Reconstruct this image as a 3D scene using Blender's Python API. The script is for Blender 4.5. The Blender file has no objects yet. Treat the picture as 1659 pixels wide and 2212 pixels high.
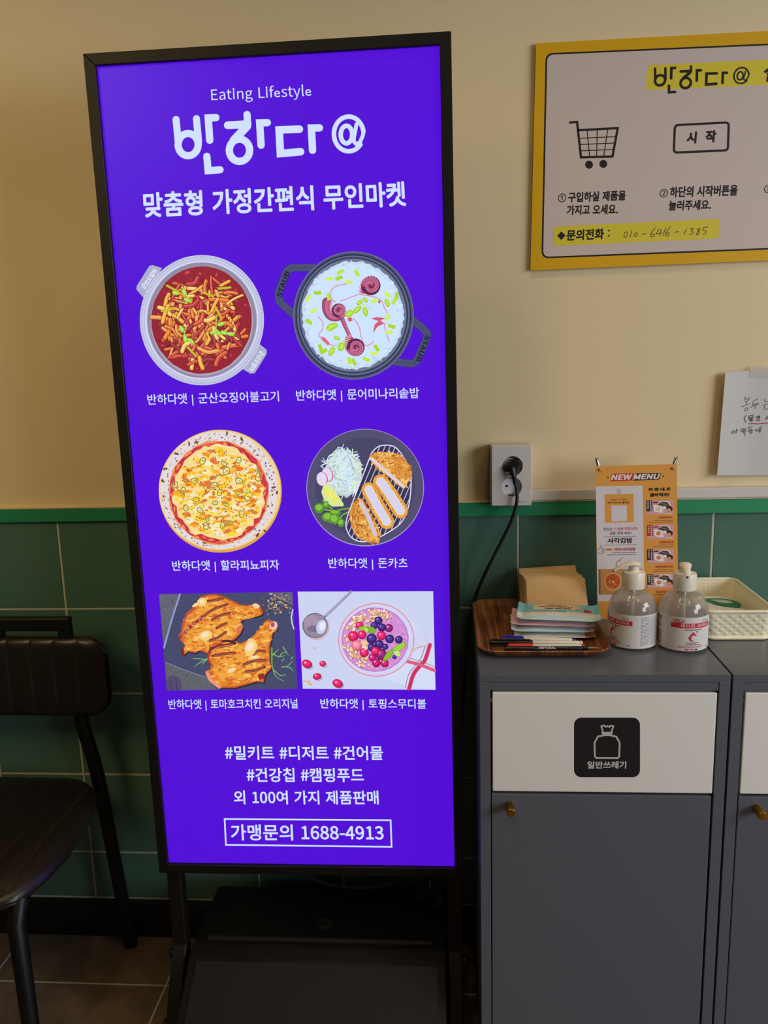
import bpy, bmesh, math, random
import numpy as np
from mathutils import Vector, Matrix, Euler
from mathutils.geometry import tessellate_polygon, delaunay_2d_cdt

SC = bpy.context.scene
COL = SC.collection
PI = math.pi

# ------------------------------------------------------------------ camera
CAMP = Vector((0.8464, -1.7183, 1.3585))
PITCH, YAW, ROLL, FPX = -0.1908, -0.0747, -0.0277, 1788.385
IW, IH = 1659.0, 2212.0
_f = Vector((math.sin(YAW)*math.cos(PITCH), math.cos(YAW)*math.cos(PITCH), math.sin(PITCH)))
_r0 = Vector((math.cos(YAW), -math.sin(YAW), 0.0))
_u0 = _r0.cross(_f)
CR = _r0*math.cos(ROLL) + _u0*math.sin(ROLL)
CU = _u0*math.cos(ROLL) - _r0*math.sin(ROLL)
CF = _f
cam = bpy.data.cameras.new('camera')
cam.sensor_fit = 'VERTICAL'
cam.sensor_height = 36.0
cam.lens = FPX/IH*36.0
cam.clip_start = 0.02
camo = bpy.data.objects.new('camera', cam)
COL.objects.link(camo)
camo.matrix_world = Matrix(((CR.x, CU.x, -CF.x, CAMP.x), (CR.y, CU.y, -CF.y, CAMP.y),
                            (CR.z, CU.z, -CF.z, CAMP.z), (0, 0, 0, 1)))
SC.camera = camo

# ------------------------------------------------------------------ world, lights, exposure
SC.view_settings.view_transform = 'Standard'
SC.view_settings.look = 'None'
SC.view_settings.exposure = 0.0
SC.view_settings.gamma = 1.0
SC.view_settings.use_curve_mapping = False

WORLD_COL, WORLD_STR = (1.0, 0.84, 0.66), 0.055
w = bpy.data.worlds.new('room_ambient')
SC.world = w
w.use_nodes = True
w.node_tree.nodes['Background'].inputs[0].default_value = (*WORLD_COL, 1)
w.node_tree.nodes['Background'].inputs[1].default_value = WORLD_STR

def area(name, loc, target, sx, sy, power, col):
    l = bpy.data.lights.new(name, 'AREA')
    l.shape = 'RECTANGLE'; l.size = sx; l.size_y = sy
    l.energy = power; l.color = col
    o = bpy.data.objects.new(name, l); COL.objects.link(o)
    o.location = loc
    d = Vector(target) - Vector(loc)
    o.rotation_euler = d.to_track_quat('-Z', 'Y').to_euler()
    return o
# shop window high on the right, and an added fill light for the cabinet fronts farther back
area('daylight_window', (3.7, -1.6, 1.95), (1.0, -0.1, 1.0), 1.3, 1.0, 36, (0.88, 0.94, 1.0))
area('cabinet_fill_light', (3.8, -2.9, 1.3), (1.1, -0.3, 0.75), 1.2, 1.2, 36, (0.86, 0.93, 1.0))
# warm spot added to brighten the left wall, not a known lamp
l = bpy.data.lights.new('left_wall_fill', 'SPOT'); l.energy = 74; l.color = (1.0, 0.75, 0.34)
l.spot_size = math.radians(62); l.spot_blend = 1.0; l.shadow_soft_size = 0.45
o = bpy.data.objects.new('left_wall_fill', l); COL.objects.link(o); o.location = (-0.7, -2.1, 2.55)
o.rotation_euler = (Vector((-0.25, 0, 1.4))-o.location).to_track_quat('-Z', 'Y').to_euler()
# ring of warm recessed ceiling lamps overhead
for k in range(10):
    a = 2*PI*k/10 + 0.2
    l = bpy.data.lights.new('ceiling_lamp', 'SPOT')
    l.energy = 7.2; l.color = (1.0, 0.76, 0.46); l.shadow_soft_size = 0.045
    l.spot_size = math.radians(114); l.spot_blend = 0.9
    o = bpy.data.objects.new('ceiling_lamp', l); COL.objects.link(o)
    o.location = (1.0 + 0.8*math.cos(a), -1.4 + 0.8*math.sin(a), 2.6)

# ------------------------------------------------------------------ pixel <-> plane helpers (tracing the photograph onto real planes)
def ray(p):
    return CR*((p[0]-829.5)/FPX) - CU*((p[1]-1106.0)/FPX) + CF
def on_plane(p, p0, n):
    d = ray(p); s = (Vector(p0)-CAMP).dot(n)/d.dot(n)
    return CAMP + d*s
def on_y(p, y):
    return on_plane(p, (0, y, 0), Vector((0, 1, 0)))
def on_z(p, z):
    return on_plane(p, (0, 0, z), Vector((0, 0, 1)))
def px_of(P):
    d = Vector(P)-CAMP; k = FPX/d.dot(CF)
    return Vector((829.5 + k*d.dot(CR), 1106.0 - k*d.dot(CU)))

# ------------------------------------------------------------------ colours and materials
def lin(c):
    o = []
    for v in c[:3]:
        v = v/255.0
        o.append(v/12.92 if v <= 0.04045 else ((v+0.055)/1.055)**2.4)
    return tuple(o)
def mat(name, col, rough=0.5, metal=0.0, spec=0.5, noise=None, bump=None, sheen=None):
    m = bpy.data.materials.new(name); m.use_nodes = True
    nt = m.node_tree; b = nt.nodes['Principled BSDF']
    c = lin(col)
    b.inputs['Base Color'].default_value = (*c, 1)
    b.inputs['Roughness'].default_value = rough
    b.inputs['Metallic'].default_value = metal
    b.inputs['Specular IOR Level'].default_value = spec
    tc = None
    if noise or bump:
        tc = nt.nodes.new('ShaderNodeTexCoord')
    if noise:
        sc, amt = noise
        n = nt.nodes.new('ShaderNodeTexNoise'); n.inputs['Scale'].default_value = sc; n.inputs['Detail'].default_value = 5
        nt.links.new(tc.outputs['Object'], n.inputs['Vector'])
        r = nt.nodes.new('ShaderNodeMix'); r.data_type = 'RGBA'
        r.inputs[6].default_value = (*[x*(1-amt) for x in c], 1); r.inputs[7].default_value = (*[min(1, x*(1+amt)) for x in c], 1)
        nt.links.new(n.outputs['Fac'], r.inputs[0]); nt.links.new(r.outputs[2], b.inputs['Base Color'])
    if bump:
        sc, st = bump[:2]
        n = nt.nodes.new('ShaderNodeTexNoise'); n.inputs['Scale'].default_value = sc; n.inputs['Detail'].default_value = 4
        nt.links.new(tc.outputs['Object'], n.inputs['Vector'])
        bp = nt.nodes.new('ShaderNodeBump'); bp.inputs['Strength'].default_value = st; bp.inputs['Distance'].default_value = bump[2] if len(bump) > 2 else 0.002
        nt.links.new(n.outputs['Fac'], bp.inputs['Height']); nt.links.new(bp.outputs['Normal'], b.inputs['Normal'])
    return m
def vmat(name, rough=0.55, spec=0.4, emit=0.0):
    """material that reads the printed colours of a sheet"""
    m = bpy.data.materials.new(name); m.use_nodes = True
    nt = m.node_tree; b = nt.nodes['Principled BSDF']
    at = nt.nodes.new('ShaderNodeAttribute'); at.attribute_name = 'print'
    b.inputs['Roughness'].default_value = rough; b.inputs['Specular IOR Level'].default_value = spec
    if emit:
        b.inputs['Base Color'].default_value = (0.01, 0.01, 0.012, 1)
        nt.links.new(at.outputs['Color'], b.inputs['Emission Color']); b.inputs['Emission Strength'].default_value = emit
    else:
        nt.links.new(at.outputs['Color'], b.inputs['Base Color'])
    return m

# ------------------------------------------------------------------ objects
WM = {}
def link(o, parent=None):
    COL.objects.link(o)
    if parent is not None:
        o.parent = parent
def tag(o, label=None, cat=None, group=None, kind=None):
    if label: o['label'] = label
    if cat: o['category'] = cat
    if group: o['group'] = group
    if kind: o['kind'] = kind
    return o
def thing(name, label, cat, loc, rot=(0, 0, 0), group=None):
    o = bpy.data.objects.new(name, None); link(o)
    o.empty_display_size = 0.05
    o.location = loc; o.rotation_euler = rot
    WM[o.name] = Matrix.LocRotScale(Vector(loc), Euler(rot), Vector((1, 1, 1)))
    return tag(o, label, cat, group)
def obj(name, bm, m, parent=None, loc=None, smooth=False, label=None):
    """link one bmesh (world coordinates) as ONE mesh object"""
    me = bpy.data.meshes.new(name)
    if parent is not None:
        M = WM[parent.name]
    else:
        M = Matrix.Translation(Vector(loc if loc is not None else (0, 0, 0)))
    bm.transform(M.inverted())
    bm.to_mesh(me); bm.free()
    for x in (m if isinstance(m, (list, tuple)) else [m]):
        me.materials.append(x)
    if smooth:
        me.polygons.foreach_set('use_smooth', [True]*len(me.polygons))
        try:
            me.set_sharp_from_angle(angle=math.radians(38))
        except Exception:
            pass
    o = bpy.data.objects.new(name, me); link(o, parent)
    if parent is None:
        o.location = M.to_translation()
    WM[o.name] = M
    if label: o['label'] = label
    return o
def struct(name, bm, m, parent=None, **k):
    o = obj(name, bm, m, parent, **k)
    if parent is None: o['kind'] = 'structure'
    return o
def dup(root, off, label, group=None):
    r = root.copy(); COL.objects.link(r)
    r.location = root.location + Vector(off)
    WM[r.name] = Matrix.Translation(Vector(off)) @ WM[root.name]
    r['label'] = label
    if group: r['group'] = group
    for ch in list(root.children):
        c = ch.copy(); COL.objects.link(c); c.parent = r; WM[c.name] = WM[r.name]
        for g in list(ch.children):
            d = g.copy(); COL.objects.link(d); d.parent = c; WM[d.name] = WM[r.name]
    return r

# ------------------------------------------------------------------ mesh helpers
def BM(): return bmesh.new()
def merge(bm, t):
    me = bpy.data.meshes.new('tmp'); t.to_mesh(me); t.free(); bm.from_mesh(me); bpy.data.meshes.remove(me)
def box(bm, x0, x1, y0, y1, z0, z1, bev=0.0, seg=2, M=None):
    t = bmesh.new()
    vs = [t.verts.new((x, y, z)) for x in (x0, x1) for y in (y0, y1) for z in (z0, z1)]
    for q in ((0, 1, 3, 2), (4, 6, 7, 5), (0, 4, 5, 1), (2, 3, 7, 6), (0, 2, 6, 4), (1, 5, 7, 3)):
        t.faces.new([vs[i] for i in q])
    if bev > 0:
        bmesh.ops.bevel(t, geom=t.edges[:], offset=bev, segments=seg, profile=0.5, affect='EDGES')
    bmesh.ops.recalc_face_normals(t, faces=t.faces[:])
    if M is not None: t.transform(M)
    merge(bm, t)
def frame_axes(d):
    d = d.normalized()
    a = Vector((0, 0, 1)) if abs(d.z) < 0.9 else Vector((0, 1, 0))
    x = a.cross(d).normalized(); y = d.cross(x)
    return x, y
def tube(bm, pts, r, n=10, closed=False, flat=1.0):
    """round tube along points; r a number or a list"""
    pts = [Vector(p) for p in pts]; N = len(pts)
    rr = r if isinstance(r, (list, tuple)) else [r]*N
    rings = []; px = None
    for i, p in enumerate(pts):
        if closed: d = pts[(i+1) % N]-pts[i-1]
        else: d = pts[min(i+1, N-1)]-pts[max(i-1, 0)]
        d.normalize()
        if px is None: x, y = frame_axes(d)
        else:
            x = px - d*px.dot(d); x.normalize(); y = d.cross(x)
        px = x
        rings.append([bm.verts.new(p + (x*math.cos(2*PI*k/n) + y*math.sin(2*PI*k/n)*flat)*rr[i]) for k in range(n)])
    m = N if closed else N-1
    for i in range(m):
        a, b = rings[i], rings[(i+1) % N]
        for k in range(n):
            bm.faces.new((a[k], a[(k+1) % n], b[(k+1) % n], b[k]))
    if not closed:
        bm.faces.new(rings[0][::-1]); bm.faces.new(rings[-1])
def smooth_path(pts, per=6):
    P = [Vector(p) for p in pts]; out = []
    for i in range(len(P)-1):
        p0, p1, p2, p3 = P[max(i-1, 0)], P[i], P[i+1], P[min(i+2, len(P)-1)]
        for k in range(per):
            t = k/per
            out.append(0.5*((2*p1) + (p2-p0)*t + (2*p0-5*p1+4*p2-p3)*t*t + (3*p1-p0-3*p2+p3)*t**3))
    out.append(P[-1]); return out
def lathe(bm, prof, c, n=40, M=None, cap0=True, cap1=True):
    """profile [(r, z)] around the z axis at c; M orients it first"""
    c = Vector(c); rings = []
    for r, z in prof:
        ring = []
        for k in range(n):
            v = Vector((r*math.cos(2*PI*k/n), r*math.sin(2*PI*k/n), z))
            if M is not None: v = M @ v
            ring.append(bm.verts.new(c+v))
        rings.append(ring)
    for a, b in zip(rings, rings[1:]):
        for k in range(n):
            bm.faces.new((a[k], a[(k+1) % n], b[(k+1) % n], b[k]))
    if cap0: bm.faces.new(rings[0][::-1])
    if cap1: bm.faces.new(rings[-1])
def prism(bm, pts, off, bev=0.0, seg=2):
    """extrude a planar outline (list of 3D points) by the vector off"""
    t = bmesh.new(); off = Vector(off)
    a = [t.verts.new(Vector(p)) for p in pts]; b = [t.verts.new(Vector(p)+off) for p in pts]
    n = len(pts)
    t.faces.new(a); t.faces.new(b[::-1])
    for i in range(n):
        t.faces.new((a[i], b[i], b[(i+1) % n], a[(i+1) % n]))
    bmesh.ops.recalc_face_normals(t, faces=t.faces[:])
    if bev > 0:
        bmesh.ops.bevel(t, geom=t.edges[:], offset=bev, segments=seg, profile=0.5, affect='EDGES')
    merge(bm, t)
def rrect(x0, x1, y0, y1, r, n=6):
    o = []
    for cx, cy, a0 in ((x1-r, y1-r, 0), (x0+r, y1-r, 90), (x0+r, y0+r, 180), (x1-r, y0+r, 270)):
        for k in range(n+1):
            a = math.radians(a0+90*k/n); o.append((cx+r*math.cos(a), cy+r*math.sin(a)))
    return o
def plate(bm, loops, f, depth):
    """filled outline with holes (2D loops), mapped by f(x, y, d) to 3D, extruded by depth"""
    vs = [Vector((x, y, 0)) for lp in loops for x, y in lp]
    tris = tessellate_polygon([[Vector((x, y, 0)) for x, y in lp] for lp in loops])
    t = bmesh.new()
    top = [t.verts.new(f(v.x, v.y, 0)) for v in vs]; bot = [t.verts.new(f(v.x, v.y, depth)) for v in vs]
    for a in tris:
        try:
            t.faces.new([top[i] for i in a]); t.faces.new([bot[i] for i in a[::-1]])
        except ValueError: pass
    i0 = 0
    for lp in loops:
        n = len(lp)
        for i in range(n):
            a, b = i0+i, i0+(i+1) % n
            t.faces.new((top[a], top[b], bot[b], bot[a]))
        i0 += n
    bmesh.ops.recalc_face_normals(t, faces=t.faces[:])
    merge(bm, t)

# ------------------------------------------------------------------ lettering
NG = {}
def _load_ng():
    for ent in NGDATA.split('|'):
        ch, adv, rest = ent[0], *ent[1:].split(';', 1)
        loops = []
        for lp in rest.split(';'):
            v = [int(x) for x in lp.split(',')]
            loops.append([(v[i]*0.002856, v[i+1]*0.002856) for i in range(0, len(v), 2)])
        NG[ch] = (int(adv)*0.002856, loops)
_gc = {}
def glyph(ch):
    """(vertices, faces, advance) of one character, em = 1"""
    if ch in _gc: return _gc[ch]
    if ch in NG:
        adv, loops = NG[ch]
        vs = [p for lp in loops for p in lp]
        fs = [tuple(t) for t in tessellate_polygon([[Vector((x, y, 0)) for x, y in lp] for lp in loops])]
        g = (vs, fs, adv)
    elif ch == ' ':
        g = ([], [], 0.30)
    else:
        c = bpy.data.curves.new('glyph', 'FONT'); c.body = ch; c.size = 1; c.resolution_u = 3
        o = bpy.data.objects.new('glyph', c); COL.objects.link(o)
        dg = bpy.context.evaluated_depsgraph_get()
        me = bpy.data.meshes.new_from_object(o.evaluated_get(dg))
        vs = [(v.co.x, v.co.y) for v in me.vertices]; fs = [tuple(p.vertices) for p in me.polygons]
        bpy.data.objects.remove(o); bpy.data.curves.remove(c); bpy.data.meshes.remove(me)
        adv = 0.92 if ord(ch) > 0x2000 else (max([v[0] for v in vs] or [0.3])+0.06)
        if ch == '|': adv = 0.3
        g = (vs, fs, adv)
    _gc[ch] = g
    return g
_bc = {}
def bold_glyph(ch, bold):
    """glyph thickened by `bold` em: the union of shifted copies, re-triangulated without overlaps"""
    if (ch, bold) in _bc: return _bc[ch, bold]
    vs, fs, adv = glyph(ch)
    if vs and bold > 0:
        key, idm, P = {}, [], []
        for x, y in vs:
            k = (round(x, 5), round(y, 5))
            if k not in key: key[k] = len(P); P.append((x, y))
            idm.append(key[k])
        tris = [[idm[f[0]], idm[f[i]], idm[f[i+1]]] for f in fs for i in range(1, len(f)-1)]
        cnt = {}
        for t in tris:
            if len(set(t)) == 3:
                for i in range(3):
                    e = (min(t[i], t[i-1]), max(t[i], t[i-1])); cnt[e] = cnt.get(e, 0)+1
        edges = [e for e, c in cnt.items() if c == 1]
        offs = [(bold*math.cos(k*PI/4+.2), bold*math.sin(k*PI/4+.2)) for k in range(8)]
        V, E = [], []
        for ox, oy in offs:
            b = len(V); V += [Vector((x+ox, y+oy)) for x, y in P]; E += [(i+b, j+b) for i, j in edges]
        r = delaunay_2d_cdt(V, E, [], 0, 1e-5, False)
        O = np.array([(v.x, v.y) for v in r[0]]); T = np.array([tuple(f)[:3] for f in r[2]])
        cen = O[T].mean(1); G = np.array(P)[np.array(tris)]
        ins = np.zeros(len(T), bool)
        for ox, oy in offs:
            c = cen-np.array((ox, oy)); s_ = []
            for i in range(3):
                p, q = G[:, i], G[:, (i+1) % 3]; d = q-p
                s_.append(d[None, :, 0]*(c[:, None, 1]-p[None, :, 1])-d[None, :, 1]*(c[:, None, 0]-p[None, :, 0]))
            ok = ((s_[0] > 0) & (s_[1] > 0) & (s_[2] > 0)) | ((s_[0] < 0) & (s_[1] < 0) & (s_[2] < 0))
            ins |= ok.any(1)
        vs = [tuple(v) for v in O]; fs = [tuple(int(i) for i in t) for t in T[ins]]
    _bc[ch, bold] = (vs, fs, adv)
    return _bc[ch, bold]
def text_geo(s, bold=0.0, track=0.0, skew=0.0):
    """glyph geometry of a string, normalised to x 0..1, y -0.5..0.5"""
    V, F = [], []; x = 0.0
    for ch in s:
        vs, fs, adv = bold_glyph(ch, bold)
        b = len(V)
        V += [(vx+x+skew*vy, vy) for vx, vy in vs]
        F += [tuple(i+b for i in f) for f in fs]
        x += adv+track
    x0 = min(v[0] for v in V); x1 = max(v[0] for v in V); y0 = min(v[1] for v in V); y1 = max(v[1] for v in V)
    return [((a-x0)/(x1-x0), (b-y0)/(y1-y0)-0.5) for a, b in V], F

# ------------------------------------------------------------------ flat printed artwork
class Art:
    """coloured flat shapes on a printed sheet; each shape a hair in front of the one before"""
    def __init__(s, mp, n, up, dz=4e-6, base=0.0):
        s.mp, s.n, s.upf, s.dz, s.z = mp, n, up, dz, base
        s.V, s.F, s.C = [], [], []; s.o = (0, 0, 1.0)
    def frame(s, ox, oy, sc): s.o = (ox, oy, sc); return s
    def P(s, p): return (s.o[0]+p[0]/s.o[2], s.o[1]+p[1]/s.o[2])
    def raw(s, vs, fs, col):
        s.z += s.dz; b = len(s.V); c = lin(col)
        for p in vs:
            q = s.mp(p); n = s.n(p) if callable(s.n) else s.n
            s.V.append(q + n*s.z)
        for f in fs:
            s.F.append(tuple(i+b for i in f)); s.C.append(c)
    def poly(s, pts, col):
        q = [s.P(p) for p in pts]
        s.raw(q, [tuple(t) for t in tessellate_polygon([[Vector((x, y, 0)) for x, y in q]])], col)
    def ell(s, cx, cy, rx, ry, col, n=28, rot=0.0, jit=0.0, rnd=random):
        a0 = math.radians(rot); pts = []
        for k in range(n):
            a = 2*PI*k/n; j = 1+jit*(rnd.random()*2-1)
            x, y = rx*math.cos(a)*j, ry*math.sin(a)*j
            pts.append((cx+x*math.cos(a0)-y*math.sin(a0), cy+x*math.sin(a0)+y*math.cos(a0)))
        s.poly(pts, col)
    def stroke(s, pts, w, col, closed=False, cap=True, sm=0, taper=None):
        if sm:
            q = smooth_path([(p[0], p[1], 0) for p in (pts+[pts[0]] if closed else pts)], sm); pts = [(v.x, v.y) for v in q]
            if closed: pts = pts[:-1]
        N = len(pts); P = [Vector(p) for p in pts]; L, R = [], []
        ww = [w]*N if taper is None else [w+(taper-w)*i/(N-1) for i in range(N)]
        for i in range(N):
            if closed: a, b = P[i]-P[i-1], P[(i+1) % N]-P[i]
            else: a, b = P[i]-P[max(i-1, 0)], P[min(i+1, N-1)]-P[i]
            if a.length < 1e-9: a = b
            if b.length < 1e-9: b = a
            a = a.normalized(); b = b.normalized(); d = a+b
            if d.length < 1e-6: d = a
            d.normalize(); nn = Vector((-d.y, d.x)); k = 1/max(0.5, nn.dot(Vector((-a.y, a.x))))
            L.append(P[i]+nn*ww[i]/2*k); R.append(P[i]-nn*ww[i]/2*k)
        vs = [tuple(v) for v in L]+[tuple(v) for v in R]; fs = []
        for i in range(N if closed else N-1):
            j = (i+1) % N; fs.append((i, j, N+j, N+i))
        if cap and not closed:
            for e, d in ((0, P[0]-P[1]), (N-1, P[-1]-P[-2])):
                a0 = math.atan2(d.y, d.x); b = len(vs); r = ww[e]/2
                vs += [(P[e].x+r*math.cos(a0+t*PI/8), P[e].y+r*math.sin(a0+t*PI/8)) for t in range(-4, 5)]
                fs.append(tuple(range(b, b+9)))
        s.raw([s.P(v) for v in vs], fs, col)
    def text(s, t, L, R, h, col, bold=0.0, track=0.0, skew=0.0, up=None):
        vs, fs = text_geo(t, bold, track, skew)
        L, R = Vector(s.P(L)), Vector(s.P(R)); h = h/s.o[2]
        u = Vector(up) if up is not None else s.upf((L+R)/2)
        u = u.normalized()
        s.raw([tuple(L+(R-L)*x+u*(h*y)) for x, y in vs], fs, col)
    def dashes(s, L, R, h, col, rnd, gap=0.35):
        """a line of print too small to read"""
        L, R = Vector(s.P(L)), Vector(s.P(R)); d = (R-L); ln = d.length; d.normalize()
        u = s.upf((L+R)/2).normalized(); h = h/s.o[2]; x = 0.0; vs, fs = [], []
        while x < ln:
            wd = h*(0.7+rnd.random()*1.3); wd = min(wd, ln-x); b = len(vs)
            for t, k in ((x, -.5), (x+wd, -.5), (x+wd, .5), (x, .5)): vs.append(tuple(L+d*t+u*h*k))
            fs.append((b, b+1, b+2, b+3)); x += wd+h*gap
        s.raw(vs, fs, col)
    def build(s, name, m, parent, extra=None):
        bm = bmesh.new(); ly = bm.loops.layers.float_color.new('print')
        vv = [bm.verts.new(v) for v in s.V]
        for f, c in zip(s.F, s.C):
            if len(set(f)) < 3: continue
            try: fc = bm.faces.new([vv[i] for i in f])
            except ValueError: continue
            for lp in fc.loops: lp[ly] = (*c, 1)
        return obj(name, bm, m, parent)
    def add_to(s, bm, ly, mi=0):
        vv = [bm.verts.new(v) for v in s.V]
        for f, c in zip(s.F, s.C):
            if len(set(f)) < 3: continue
            try: fc = bm.faces.new([vv[i] for i in f])
            except ValueError: continue
            fc.material_index = mi
            for lp in fc.loops: lp[ly] = (*c, 1)
def up_on(mp, dz=(0, 0, 0.02)):
    def f(p):
        P = mp(p); a = px_of(P+Vector(dz)); b = px_of(P); return a-b
    return f
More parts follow.
